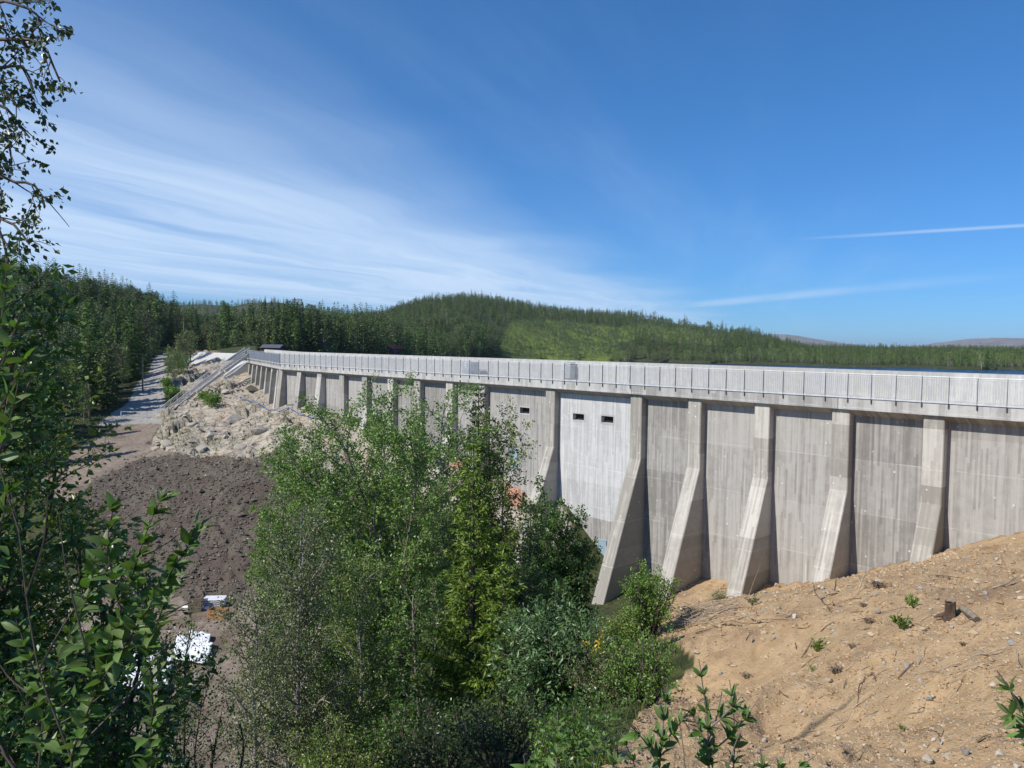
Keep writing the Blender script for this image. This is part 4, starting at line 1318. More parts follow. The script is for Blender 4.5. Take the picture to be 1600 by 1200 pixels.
# middle hill: conifers everywhere but in the clearing and on the bare top
def in_clear(qx, qy):
    q2 = qy+15*fbm(qx/45.0, qy/13.0, 4, 3); q1 = qx+60*fbm(qx/60.0, qy/20.0, 4, 9)
    return inpoly(q1, q2, POLY['clear']), inpoly(qx, qy, POLY['top'])
pts = []
def hill_test(qx, qy, d, x, y, z):
    return (z > WATER+1.2) & (qy < 582)
g5 = scatter(12000, 430, 1720, 430, 940, hill_test, 3.3)
qx5 = np.array([g[5] for g in g5]); qy5 = np.array([g[6] for g in g5])
cl, tp = in_clear(qx5, qy5)
for i, (px, d, x, y, z, qx, qy) in enumerate(g5):
    r = rf.random()
    if cl[i]:
        pts.append((x, y, z, 'scrub', rf.uniform(0.6, 1.3)) if r < 0.86 else (x, y, z, 'copse' if r < 0.95 else 'spruce', rf.uniform(0.35, 0.8)))
        continue
    if tp[i]:
        if r < 0.25: pts.append((x, y, z, 'scrub', rf.uniform(0.5, 1.0)))
        continue
    lowz = z < 16.5
    kind = 'spruce' if r < (0.45 if lowz else 0.78) else ('pine' if r < 0.9 and not lowz else 'leafy')
    hs = rf.uniform(0.55, 1.1)
    if kind == 'leafy': hs *= 0.9
    if rf.random() < 0.02: hs = 1.25
    if px > 1480 and d < 640:
        hs *= 1.15
        if r > 0.35: kind = 'leafy'
    pts.append((x, y, z, kind, hs))
g5b = scatter(2600, 770, 1140, 480, 860, lambda qx, qy, d, x, y, z: in_clear(qx, qy)[0], 2.6)
for px, d, x, y, z, qx, qy in g5b: pts.append((x, y, z, 'scrub' if rf.random() < 0.9 else 'copse', rf.uniform(0.45, 1.2)))
tree_mass('far_forest', 'forested middle hill across the lake around a bright green clearing', pts)
pts = []
g6 = scatter(5200, 200, 1750, 960, 2350, lambda qx, qy, d, x, y, z: (z > WATER+1.5) & ((qx > 1150) | (qx < 640)), 8.0)
for px, d, x, y, z, qx, qy in g6: pts.append((x, y, z, 'spruce' if rf.random() < 0.8 else 'leafy', rf.uniform(0.7, 1.15)*1.15))
tree_mass('far_forest', 'distant dark green forest ridges beyond the lake and below the mountains', pts)

# ------------------------------------------------------------------ nearer trees and bushes
LEAFM = 4.6


class Tree:
    def __init__(s, rng):
        s.w = MB(); s.p = []; s.a = []; s.rng = rng

    def limb(s, p, d, L, r, lvl, sp):
        rng = s.rng
        n = max(3 if lvl < 2 else 2, int(L/sp['seg'][lvl]))
        p = np.asarray(p, float); d = np.asarray(d, float); d = d/np.linalg.norm(d)
        pts = [p]; dirs = [d]
        for i in range(n):
            d = d + rng.normal(size=3)*sp['wander'][lvl] + np.array([0, 0, sp['up'][lvl]])
            d /= np.linalg.norm(d)
            p = p + d*L/n
            pts.append(p); dirs.append(d)
        s.finish(np.array(pts), np.array(dirs), L, r, lvl, sp)

    def finish(s, pts, dirs, L, r, lvl, sp):
        rng = s.rng; n = len(pts)-1
        rad = np.linspace(r, max(r*0.3, 0.002), n+1)
        if lvl == 0: rad[0] *= 1.2
        s.w.tube(pts, rad, (7, 5, 4, 3)[min(lvl, 3)])
        if lvl < sp['max']:
            nc = max(1, int(L*sp['dens'][lvl]*rng.uniform(0.85, 1.15)))
            az = rng.uniform(0, 6.28)
            for c in range(nc):
                t = sp['t0'][lvl]+(0.99-sp['t0'][lvl])*(c+rng.random())/nc
                f = t*n; i = min(n-1, int(f)); q = pts[i]+(pts[i+1]-pts[i])*(f-i); dd = dirs[min(i+1, n)]
                az += 2.4+rng.normal()*0.3
                _, u, v = frames(dd[None, :])
                an = sp['ang'][lvl]*rng.uniform(0.75, 1.25)
                cd = dd*math.cos(an)+(u[0]*math.cos(az)+v[0]*math.sin(az))*math.sin(an)
                cl = min(L*sp['ratio'][lvl]*(1-0.55*t)*rng.uniform(0.65, 1.25), sp['cap'][lvl])
                s.limb(q, cd, max(cl, 0.12), max(rad[i]*0.55, 0.0025), lvl+1, sp)
        if lvl >= sp['leaf_from']:
            m = max(3, int(L*sp['leaves']*LEAFM*(1.0 if lvl == sp['max'] else 0.5)))
            f = rng.uniform(0.12 if lvl == sp['max'] else 0.4, 1.0, m)*n
            i = np.minimum(f.astype(int), n-1); q = pts[i]+(pts[i+1]-pts[i])*(f-i)[:, None]
            q = q + rng.normal(size=q.shape)*sp['jit']*2.2
            ax = dirs[i]*0.7+rng.normal(size=q.shape)*0.75+np.array([0, 0, sp['droop']])
            s.p.append(q); s.a.append(ax)

    def meshes(s, origin, size, wid, mat, bark, lmin=0.6, crown='crown', trunk='trunk'):
        p = np.concatenate(s.p); a = np.concatenate(s.a)
        V, T = leaf_quads(p, a, size*s.rng.uniform(lmin, 1.25, len(p)), wid, s.rng, 0.18)
        lf = MB().add(V, T)
        return s.w.mesh(trunk, [bark], True, origin), lf.mesh(crown, [mat], False, origin), len(p)


def spec(**k):
    d = dict(seg=[0.6, 0.35, 0.2, 0.12], wander=[0.06, 0.13, 0.2, 0.25], up=[0.03, 0.05, 0.02, 0.0], dens=[3.2, 5.0, 5.0], t0=[0.22, 0.18, 0.1],
             ang=[0.75, 0.8, 0.8], ratio=[0.36, 0.42, 0.5], cap=[3.0, 1.0, 0.5], max=2, leaf_from=2, leaves=26, droop=-0.3, jit=0.03)
    d.update(k); return d


def lead(T, pix, r, sp, start=None):
    """a stem led through points of the photograph at their own depths"""
    pix = [(a, b+(DY if d > 11 else 0)*(1 if b < 900 else 0), d) for a, b, d in pix]
    pts = [P(*q) for q in pix]
    if start is not None: pts = [start]+pts
    pts = np.array([tuple(q) for q in pts])
    # smooth by sampling a Catmull-Rom spline
    ext = np.concatenate([pts[:1]*2-pts[1:2], pts, pts[-1:]*2-pts[-2:-1]])
    out = []
    for i in range(1, len(ext)-2):
        L = np.linalg.norm(ext[i+1]-ext[i]); m = max(2, int(L/sp['seg'][0]))
        for k in range(m):
            t = k/m
            out.append(0.5*((2*ext[i])+(-ext[i-1]+ext[i+1])*t+(2*ext[i-1]-5*ext[i]+4*ext[i+1]-ext[i+2])*t*t+(-ext[i-1]+3*ext[i]-3*ext[i+1]+ext[i+2])*t**3))
    out.append(ext[-2]); out = np.array(out)
    out[1:-1] += T.rng.normal(size=(len(out)-2, 3))*0.02*sp['seg'][0]
    dirs = np.gradient(out, axis=0); dirs /= np.linalg.norm(dirs, axis=1, keepdims=True)
    L = np.linalg.norm(np.diff(out, axis=0), axis=1).sum()
    T.finish(out, dirs, L, r, 0, sp)


NLEAF = [0]
DY = 26
def leafy_tree(name, label, cat, base_px, d, stems, sp, size, wid, mat, bark, seed, r=0.07, group=None, at=None):
    rng = np.random.default_rng(seed)
    o = gp(base_px, d) if at is None else Vector(at)
    o.z -= 0.08
    T = Tree(rng)
    for i, st_ in enumerate(stems):
        off = Vector((rng.normal()*0.12, rng.normal()*0.12, 0))*(1 if len(stems) > 1 else 0)
        lead(T, st_, r*(1.0 if i == 0 else rng.uniform(0.6, 0.95)), sp, o+off)
    w_, l_, n = T.meshes(np.array(o), size, wid, mat, bark)
    NLEAF[0] += n
    t = thing(name, label, cat, o, 0, group)
    obj('trunk', w_, t); obj('crown', l_, t)
    return t


# --- the group in the middle of the picture
sW = spec(dens=[3.3, 5.2, 5], t0=[0.34, 0.15, 0.1], ratio=[0.30, 0.42, 0.5], cap=[2.1, 0.85, 0.5], ang=[0.62, 0.75, 0.8], leaves=23)
leafy_tree('willow_tree', 'tall many stemmed tree with leaning bare grey stems before the dam', 'tree', 690, 19.5,
           [[(640,1090,19.5),(598,950,19.6),(560,835,19.8),(500,735,20),(446,690,20.2)], [(630,1060,19.2),(603,930,19),(585,800,19),(545,690,19),(528,650,19)],
            [(650,1060,20),(622,900,20.4),(610,780,20.6),(602,690,20.8),(596,618,21)], [(655,1040,18.6),(628,920,18.4),(640,800,18.3),(650,720,18.3),(640,655,18.2)]],
           sW, 0.078, 0.55, L_willow, M_bark, 31, 0.085)
leafy_tree('birch_tree', 'slender birch with open light crown rising before the dam railing', 'tree', 715, 21.5,
           [[(702,1050,21.5),(696,880,21.4),(690,760,21.3),(688,680,21.2),(694,606,21.2)], [(712,1000,22),(712,860,22.2),(722,760,22.4),(728,690,22.5),(716,640,22.5)]],
           spec(dens=[3.0, 5.2, 5], t0=[0.40, 0.15, 0.1], ratio=[0.26, 0.42, 0.5], cap=[1.7, 0.8, 0.5], leaves=21), 0.078, 0.6, L_willow, M_birch, 32, 0.06)
leafy_tree('willow_tree', 'leafy tree leaning right beside the dark spruce spire', 'tree', 775, 22.5,
           [[(775,1000,22.5),(772,880,22.5),(768,780,22.4),(765,700,22.4),(772,650,22.4)], [(782,960,22),(786,850,22),(785,760,21.8),(788,690,21.8)]],
           spec(dens=[3.0, 5.2, 5], t0=[0.42, 0.12, 0.1], ratio=[0.24, 0.42, 0.5], cap=[1.3, 0.7, 0.5], leaves=24), 0.085, 0.58, L_birch, M_bark, 33, 0.05)
leafy_tree('aspen_tree', 'bright green rounded tree beside the brown spoil slope, left edge of the group', 'tree', 455, 21.5,
           [[(452,1050,21.5),(447,930,21.5),(440,820,21.6),(445,750,21.6),(462,690,21.8)], [(440,1010,21),(425,920,21),(418,850,21),(428,790,21)], [(470,1000,22),(478,880,22.2),(486,790,22.4),(492,715,22.5)]],
           spec(dens=[3.6, 5.4, 5], t0=[0.16, 0.12, 0.1], ratio=[0.25, 0.42, 0.5], cap=[1.5, 0.8, 0.5], leaves=32), 0.078, 0.6, L_fresh, M_birch, 34, 0.06)
leafy_tree('birch_tree', 'young grey green birch with many tiny leaves in front of the leaning stems', 'tree', 466, 14.5,
           [[(466,1150,14.5),(466,1050,14.5),(467,950,14.5),(468,860,14.5),(472,775,14.5)]],
           spec(seg=[0.4, 0.3, 0.18, 0.12], dens=[8.0, 7.5, 5], t0=[0.05, 0.1, 0.1], ratio=[0.33, 0.42, 0.5], cap=[1.6, 0.65, 0.4], leaves=42, up=[0.02, 0.08, 0.03, 0]), 0.05, 0.6, L_grey, M_birch, 35, 0.055)
leafy_tree('birch_tree', 'small grey green birch with fine leaves leaning over the shaded slope under the willow', 'tree', 560, 15.5,
           [[(562,1150,15.5),(565,1050,15.5),(562,960,15.6),(570,900,15.6)]],
           spec(seg=[0.4, 0.3, 0.18, 0.12], dens=[8.0, 7.0, 5], t0=[0.05, 0.1, 0.1], ratio=[0.36, 0.42, 0.5], cap=[1.3, 0.6, 0.4], leaves=38), 0.05, 0.6, L_birch, M_birch, 36, 0.045)
leafy_tree('birch_tree', 'low grey green birch at the left foot of the middle tree group above the yard', 'tree', 400, 13,
           [[(398,1150,13),(396,1080,13),(402,1010,13),(398,960,13)]],
           spec(seg=[0.4, 0.3, 0.18, 0.12], dens=[9.0, 7.0, 5], t0=[0.05, 0.1, 0.1], ratio=[0.4, 0.42, 0.5], cap=[1.0, 0.55, 0.4], leaves=40), 0.047, 0.6, L_grey, M_birch, 37, 0.04)
leafy_tree('alder_tree', 'dark leafy alder standing before the whitewashed bay of the dam', 'tree', 880, 27,
           [[(878,960,27),(880,890,27),(884,830,27.2),(888,785,27.3)], [(868,950,26.5),(858,880,26.4),(850,820,26.4),(846,775,26.4)], [(895,940,27.5),(902,880,27.8),(903,830,27.8)]],
           spec(dens=[4.6, 5.2, 5], t0=[0.12, 0.12, 0.1], ratio=[0.32, 0.42, 0.5], cap=[1.6, 0.8, 0.5], leaves=32), 0.095, 0.68, L_deep, M_barkd, 38, 0.07)
leafy_tree('rowan_tree', 'deep green rowan in the shade below the light green young spruce', 'tree', 660, 17.5,
           [[(655,1120,17.5),(650,1040,17.5),(645,960,17.6),(650,890,17.6)], [(668,1100,17),(680,1020,17),(690,950,17)]],
           spec(dens=[4.6, 5.2, 5], t0=[0.14, 0.12, 0.1], ratio=[0.36, 0.42, 0.5], cap=[1.6, 0.8, 0.5], leaves=28), 0.085, 0.45, L_deep, M_bark, 39, 0.06)
leafy_tree('rowan_tree', 'dark shrubby rowan left of the whitewashed bay and beneath the alder', 'tree', 810, 21,
           [[(815,1080,21),(815,1010,21),(818,940,21),(812,870,21)], [(840,1040,21.5),(855,970,21.6),(865,915,21.6)]],
           spec(dens=[5.0, 5.2, 5], t0=[0.10, 0.12, 0.1], ratio=[0.36, 0.42, 0.5], cap=[1.5, 0.8, 0.5], leaves=30), 0.09, 0.5, L_deep, M_bark, 40, 0.06)
leafy_tree('birch_tree', 'thin dark birch with bare lower stems at the bottom edge beside the yard', 'tree', 286, 9.2,
           [[(288,1150,9.2),(287,1090,9.2),(290,1030,9.2),(300,975,9.2)], [(262,1130,9.4),(252,1060,9.4),(248,1000,9.4)], [(306,1150,9),(322,1090,9),(330,1030,9)]],
           spec(seg=[0.3, 0.25, 0.15, 0.1], dens=[7.0, 7.0, 5], t0=[0.25, 0.12, 0.1], ratio=[0.26, 0.42, 0.5], cap=[0.6, 0.35, 0.3], leaves=36), 0.036, 0.62, L_deep, M_barkd, 41, 0.022)


def conifer(label, px, ytop, d, seed, spread, mat, whorl, nb, det, lean=0.0, bare=0.04, name='spruce_tree'):
    o = gp(px, d); o.z -= 0.1
    h = P(px, ytop, d).z-o.z
    tm, cm = needle_tree(np.random.default_rng(seed), h, spread, mat, whorl, nb, det, bare)
    t = thing(name, label, 'tree', o, 0.6)
    obj('trunk', tm, t); obj('crown', cm, t)
    return t


def needle_tree(rng, h, spread, mat, whorl, nb, det, bare):
    """spruce seen close: whorled boughs with side twigs, each twig clothed in needle tufts"""
    wood = MB(); P_, A_, S_ = [], [], []
    wood.tube([(0, 0, -0.5), (0.03, 0.02, h*.5), (0, 0, h)], [h*0.013, h*0.009, 0.006], 7)
    z = h*bare
    while z < h*0.99:
        t = z/h
        rad = spread*h*(1-t)**0.85*min(1.0, 0.5+t*3)
        n = max(3, int(nb*(0.55+0.5*(1-t)))); a0 = rng.uniform(0, 6.28)
        for k in range(n):
            a = a0+6.283*k/n+rng.normal()*0.2; r = max(0.07, rad*rng.uniform(0.55, 1.15))
            dr = -0.25+0.75*t+rng.normal()*0.08
            ca, sa = math.cos(a), math.sin(a)
            pts = np.array([(ca*r*f, sa*r*f, z+r*(dr*f+0.30*f*f)) for f in (0, .35, .7, 1.0)])
            wood.tube(pts, [0.012*(1-t)+0.004, 0.009*(1-t)+0.003, 0.005, 0.002], 3)
            m = max(3, int(r*det*1.25))
            for i in range(m):
                f = 0.12+0.88*(i+rng.random())/m
                q = np.array([np.interp(f, (0, .35, .7, 1), pts[:, j]) for j in range(3)])
                sg = 1 if i % 2 else -1
                b = a+sg*rng.uniform(0.55, 0.95)
                tl = (0.12+0.40*r*(1-f*0.8))*rng.uniform(0.6, 1.1)
                dv = np.array([math.cos(b), math.sin(b), dr*0.5-0.25+rng.normal()*0.12])
                c = max(3, int(tl/0.022))
                for j in range(c):
                    P_.append(q+dv*tl*(j/c)); A_.append(dv+rng.normal(size=3)*0.55); S_.append(rng.uniform(0.08, 0.15))
            P_.append(pts[-1]-[ca*.05, sa*.05, 0]); A_.append((ca, sa, 0.2)); S_.append(0.14)
        z += whorl*(1.1-0.5*t)*rng.uniform(0.75, 1.25)
    for j in range(14): P_.append(np.array([0, 0, h*(0.94+0.06*j/14)])); A_.append(rng.normal(size=3)*0.6+[0, 0, 0.8]); S_.append(0.09)
    V, T = leaf_quads(np.array(P_), np.array(A_), np.array(S_), 0.34, rng, 0.15)
    return wood.mesh('trunk', [M_barkd]), MB().add(V, T).mesh('crown', [mat])


conifer('dark spruce whose narrow spire stands before the dam parapet', 748, 603, 22.5, 51, 0.15, L_dspr, 0.34, 7, 14)
conifer('young yellow green spruce in the middle of the tree group', 741, 685, 16.6, 52, 0.19, L_young, 0.36, 8, 20)
conifer('small yellow green spruce at the right flank of the taller yellow green one', 790, 850, 15.8, 53, 0.26, L_young, 0.32, 7, 20)
conifer('dark spruce standing right of the yellow green spruces in shade', 832, 780, 25.0, 54, 0.16, L_dspr, 0.34, 8, 14)
conifer('deep shaded spruce behind the rowan under the willow stems', 610, 860, 24.0, 55, 0.17, L_dspr, 0.36, 7, 12)


def bush(name, label, px, d, w_, h, mat, size, wid, seed, n=26, leaves=30, bark=None, cat='bush', group=None, dz=0.0, spread=0.9):
    rng = np.random.default_rng(seed)
    o = gp(px, d, dz-0.05)
    T = Tree(rng)
    sp = spec(seg=[h*0.12, h*0.08, 0.12], dens=[7.0/max(h, .6), 9.0/max(h, .6), 4], t0=[0.18, 0.15, 0.1], ratio=[0.42, 0.42, .4], cap=[h*0.45, h*0.22, .3], max=2, leaves=leaves, leaf_from=1, up=[0.07, 0.05, 0, 0], wander=[0.1, 0.16, 0.2, 0.2], jit=size*0.4, droop=-0.1)
    for i in range(n):
        a = i*2.4; lean = spread*math.sqrt((i+0.5)/n)
        dv = np.array([math.cos(a)*lean*w_/h*0.62, math.sin(a)*lean*w_/h*0.62, 1.0])
        L = h*rng.uniform(0.75, 1.05)*(1.05-0.25*lean)
        T.limb(np.array(o)+[math.cos(a)*lean*w_*0.10, math.sin(a)*lean*w_*0.10, 0], dv, L, 0.012*h+0.004, 0, sp)
    w2, l2, nn = T.meshes(np.array(o), size, wid, mat, bark or M_barkd, crown='leaves', trunk='stems')
    NLEAF[0] += nn
    t = thing(name, label, cat, o, 0, group)
    obj('stems', w2, t); obj('leaves', l2, t)
    return t


bush('willow_bush', 'dense blue green willow bush at the bottom centre below the dark trees', 868, 13.0, 1.9, 2.2, L_bluew, 0.10, 0.34, 61, 42, 34)
bush('willow_bush', 'dense blue green willow bush right behind the bush at the bottom centre', 905, 15.0, 1.8, 2.1, L_bluew, 0.10, 0.34, 62, 34, 30)
bush('birch_bush', 'light green low bush beside the yellow flowers at the edge of the sandy slope', 1012, 11.5, 1.5, 1.25, L_fresh, 0.045, 0.6, 63, 26, 26)
bush('birch_bush', 'olive green fine leaved bush between the blue green willow and the light green bush', 955, 12.0, 1.0, 1.15, L_grey, 0.045, 0.6, 64, 20, 26)
bush('willow_bush', 'bright green bush standing against the foot of the tall buttress by the sandy slope', 1022, 32.0, 2.3, 3.1, L_fresh, 0.11, 0.5, 65, 26, 17)
bush('birch_bush', 'low dark bush at the toe of the buttress below the whitewashed bay', 962, 29.0, 2.4, 1.6, L_birch, 0.09, 0.6, 66, 20, 20)
bush('birch_bush', 'scruffy bush filling the hollow between dark trees and sandy slope', 935, 23.0, 2.0, 1.5, L_birch, 0.085, 0.6, 67, 20, 20)
bush('willow_bush', 'small grey green bush at the wall foot on the rim of the sandy slope', 1132, 44.0, 1.0, 0.95, L_grey, 0.10, 0.3, 68, 14, 16)
bush('birch_bush', 'low bush in the shade between alder and buttress toe', 905, 30.0, 2.6, 1.8, L_birch, 0.10, 0.6, 73, 20, 22)
bush('birch_bush', 'low scrub on the hollow rim left of the bright green bush', 985, 33.0, 2.4, 1.3, L_birch, 0.10, 0.6, 74, 20, 22)
bush('birch_bush', 'fresh green shrub at the bottom edge left of the broad leaved saplings', 900, 7.0, 1.0, 0.75, L_fresh, 0.04, 0.55, 69, 18, 26)
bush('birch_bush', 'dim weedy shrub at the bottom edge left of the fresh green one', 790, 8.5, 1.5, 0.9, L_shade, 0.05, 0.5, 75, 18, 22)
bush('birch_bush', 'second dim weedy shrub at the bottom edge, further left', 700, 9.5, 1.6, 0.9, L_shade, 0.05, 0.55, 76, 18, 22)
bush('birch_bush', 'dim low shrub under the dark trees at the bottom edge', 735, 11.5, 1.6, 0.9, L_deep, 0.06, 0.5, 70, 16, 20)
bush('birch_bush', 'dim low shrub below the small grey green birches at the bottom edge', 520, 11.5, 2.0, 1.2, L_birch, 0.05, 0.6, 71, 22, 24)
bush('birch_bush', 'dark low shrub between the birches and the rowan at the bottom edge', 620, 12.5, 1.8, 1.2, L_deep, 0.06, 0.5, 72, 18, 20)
for i, (px, d, w_, h, lab) in enumerate(((332, 106, 2.6, 1.9, 'bright green bush growing in a hollow of the pale rock below the stair'), (318, 112, 1.6, 0.9, 'low green bush in the rocks just beside the middle of the stair'), (268, 117, 3.2, 1.6, 'yellow green bush at the right edge of the gravel road'), (262, 126, 2.4, 1.5, 'dull green bush by the far right edge of the gravel road'))):
    bush('birch_bush', lab, px, d, w_, h, L_fresh, 0.26, 0.6, 80+i, 16, 9)

# yellow flowers
q = gp(944, 12.2)
t = thing('yellow_flowers', 'clump of small yellow flowers among bushes at the sandy slope edge', 'flowers', q)
wd = MB(); pp, aa = [], []
for i in range(13):
    e = np.array([R.normal()*0.12, R.normal()*0.12, 1.22+R.normal()*0.07])
    wd.tube([(e[0]*.3, e[1]*.3, 0), (e[0]*.7, e[1]*.7, e[2]*.6), tuple(e)], 0.005, 3)
    for j in range(7): pp.append(e+R.normal(size=3)*0.03); aa.append(R.normal(size=3)+[0, 0, 1])
obj('stems', wd.mesh('stems', [L_fresh]), t)
V, T_ = leaf_quads(np.array(pp), np.array(aa), np.full(len(pp), 0.036), 0.8, R, 0.1)
obj('blossoms', MB().add(V, T_).mesh('blossoms', [L_yellow]), t)

leafy_tree('willow_tree', 'full leafy tree in the heart of the group behind the leaning stems', 'tree', 590, 23,
           [[(592,1000,23),(590,880,23),(585,780,23),(575,690,23)], [(600,980,23.3),(625,860,23.3),(648,770,23.3),(652,700,23.3)], [(580,1000,22.7),(545,900,22.7),(520,810,22.7),(512,750,22.7)]],
           spec(dens=[4.2, 5.4, 5], t0=[0.14, 0.12, 0.1], ratio=[0.30, 0.42, 0.5], cap=[1.6, 0.8, 0.5], leaves=30), 0.085, 0.6, L_willow, M_bark, 42, 0.06)
leafy_tree('rowan_tree', 'deep green leafy rowan low in the middle of the group', 'tree', 545, 18.5,
           [[(545,1100,18.5),(540,1010,18.5),(530,930,18.5),(535,870,18.5)], [(560,1100,18.7),(590,1020,18.7),(600,960,18.7)], [(530,1110,18.3),(495,1030,18.3),(480,970,18.3)]],
           spec(dens=[4.8, 5.2, 5], t0=[0.10, 0.12, 0.1], ratio=[0.34, 0.42, 0.5], cap=[1.5, 0.8, 0.5], leaves=28), 0.085, 0.5, L_deep, M_bark, 43, 0.05)

# --- left foreground
sB = spec(seg=[0.25, 0.14, 0.08, 0.06], dens=[5.5, 7.0, 8], t0=[0.12, 0.1, 0.1], ratio=[0.20, 0.36, 0.5], cap=[0.26, 0.13, 0.2], ang=[0.7, 0.8, 0.8], up=[0, -0.05, -0.12, -0.1], leaves=30, droop=-0.9, jit=0.012, wander=[0.05, 0.14, 0.18, 0.2])
hang = [[(-120,90,5.2),(-60,40,5.1),(0,5,5.0),(40,6,4.9),(70,22,4.9),(78,40,4.9)], [(-120,120,5.2),(-50,80,5.1),(10,62,5.0),(60,62,4.9),(88,80,4.9),(108,128,4.9)], [(-120,160,5.3),(-50,120,5.2),(10,105,5.1),(50,105,5.1),(66,140,5.1)],
        [(-120,200,5.2),(-50,165,5.2),(5,160,5.1),(35,180,5.1),(60,215,5.1)], [(-120,190,5.5),(-60,190,5.4),(0,200,5.4),(25,220,5.4),(32,250,5.4)], [(-120,260,5.2),(-60,250,5.1),(0,268,5.1),(35,285,5.0),(70,292,5.0),(84,322,5.0)],
        [(-120,300,5.2),(-50,320,5.1),(5,338,5.1),(35,352,5.0),(60,382,5.0)], [(-120,320,5.2),(-50,335,5.2),(0,345,5.1),(20,375,5.1),(28,410,5.1)], [(-120,60,5.5),(-70,10,5.4),(-10,-30,5.4),(30,-30,5.4),(50,-5,5.4)],
        [(-140,240,5.6),(-80,215,5.6),(-20,225,5.6),(10,240,5.6),(18,280,5.6)], [(-140,140,5.0),(-70,130,5.0),(-10,135,5.0),(25,145,5.0),(40,165,5.0)], [(-140,60,5.0),(-70,30,5.0),(-15,35,5.0),(20,45,5.0),(30,70,5.0)]]
rng_ = np.random.default_rng(90)
o = Vector((-5.9, 5.3, ground_z(-5.9, 5.3)-0.1))
T = Tree(rng_)
trunk_pts = [(o.x, o.y, o.z), (o.x+0.1, o.y, o.z+2.5), (o.x+0.5, o.y-0.05, o.z+5.2), (o.x+0.7, o.y, o.z+8.2), (o.x+0.6, o.y, o.z+10.5)]
T.w.tube(trunk_pts, [0.13, 0.11, 0.085, 0.05, 0.015], 8)
for hpx in hang:
    hpx = [(a-14*(i > 0), b, d) for i, (a, b, d) in enumerate(hpx)]
    q0 = np.array(P(*hpx[0])); zt = q0[2]-0.1
    st0 = Vector((float(np.interp(zt, [p[2] for p in trunk_pts], [p[0] for p in trunk_pts])), 5.3, zt))
    lead(T, hpx, 0.02, sB, st0)
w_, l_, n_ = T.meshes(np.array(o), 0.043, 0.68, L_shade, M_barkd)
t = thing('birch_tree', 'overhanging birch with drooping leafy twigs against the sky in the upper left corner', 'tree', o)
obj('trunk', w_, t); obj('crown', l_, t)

sF = spec(seg=[0.3, 0.2, 0.12, 0.1], dens=[6.5, 7.0, 6], t0=[0.1, 0.1, 0.1], ratio=[0.30, 0.4, 0.5], cap=[1.0, 0.45, 0.3], leaves=25, jit=0.02, droop=-0.35)
leafy_tree('rowan_tree', 'dark leafy rowan filling the left edge of the picture below the overhanging birch', 'tree', -60, 6.2,
           [[(-60,900,6.2),(-45,700,6.2),(-30,560,6.1),(-20,440,6.1)], [(-40,850,5.9),(0,700,5.8),(20,590,5.8),(22,490,5.8)], [(-80,800,6.5),(-90,600,6.6),(-80,460,6.6)]], sF, 0.085, 0.46, L_deep, M_barkd, 91, 0.05)
leafy_tree('birch_tree', 'shadowy birch reaching a branch over the dirt track', 'tree', 20, 7.2,
           [[(20,1000,7.2),(35,850,7.2),(50,720,7.2),(52,610,7.2)], [(40,950,7),(70,840,6.9),(88,740,6.8),(112,690,6.8)], [(0,900,7.4),(-10,760,7.5),(0,640,7.5)]], {**sF, 'leaves': 15, 'cap': [0.7, 0.35, 0.3, 0.3]}, 0.062, 0.62, L_birch, M_barkd, 92, 0.045)
leafy_tree('rowan_tree', 'dark green rowan in the lower left corner hanging over the yard', 'tree', 110, 7.8,
           [[(110,1100,7.8),(115,1000,7.8),(125,900,7.8),(120,810,7.8)], [(130,1080,7.6),(165,980,7.5),(190,900,7.5)], [(80,1080,8),(50,960,8),(45,860,8)]], sF, 0.09, 0.48, L_deep, M_barkd, 93, 0.045)
leafy_tree('willow_bush', 'shaded willow scrub along the bottom left edge of the picture', 'bush', 180, 6.0,
           [[(180,1180,6),(190,1120,6),(205,1060,6)], [(150,1170,5.8),(120,1090,5.8),(100,1030,5.8)], [(215,1190,6.1),(245,1130,6.1),(262,1085,6.1)], [(100,1200,5.6),(50,1120,5.6),(20,1060,5.6)], [(60,1250,5.2),(10,1180,5.2),(-20,1110,5.2)]], sF, 0.08, 0.5, L_deep, M_barkd, 94, 0.03)
leafy_tree('willow_bush', 'lower leafy scrub beneath the slender dark birch at the bottom edge', 'bush', 330, 9.5,
           [[(330,1220,9.5),(335,1170,9.5),(345,1120,9.5)], [(300,1230,9.4),(280,1180,9.4),(262,1140,9.4)], [(370,1230,9.6),(380,1180,9.6),(375,1130,9.6)]], sF, 0.05, 0.55, L_deep, M_barkd, 95, 0.03)


leafy_tree('rowan_tree', 'dark rowan scrub in the middle of the lower left foreground', 'tree', 200, 6.8,
           [[(200,1150,6.8),(210,1080,6.8),(225,1000,6.8),(232,930,6.8)], [(170,1130,6.8),(140,1060,6.8),(130,990,6.8)], [(230,1150,6.7),(260,1090,6.7),(272,1040,6.7)]], sF, 0.085, 0.5, L_deep, M_barkd, 96, 0.03)


# --- plants whose single leaves can be told apart: each leaf an object
def broad_leaf(rng, curl, wid):
    rows = 6
    V = []
    for i in range(rows+1):
        t = i/rows
        w_ = wid*math.sin(math.pi*min(1, t*0.97+0.02))**0.75*(1.0-0.25*t)
        z = -curl*t*t
        for sx in (-1, 0, 1):
            V.append((sx*w_*0.5+rng.normal()*0.006, t+rng.normal()*0.004, z+abs(sx)*w_*0.18+rng.normal()*0.008))
    Q = [[i*3+j, i*3+j+1, i*3+j+4, i*3+j+3] for i in range(rows) for j in (0, 1)]
    return mesh_from('leaf', V, None, Q, [L_big], True)


LEAF = [broad_leaf(np.random.default_rng(k), c, w_) for k, (c, w_) in enumerate(((0.10, 0.40), (0.28, 0.44), (0.50, 0.40), (0.2, 0.36), (-0.05, 0.46)))]


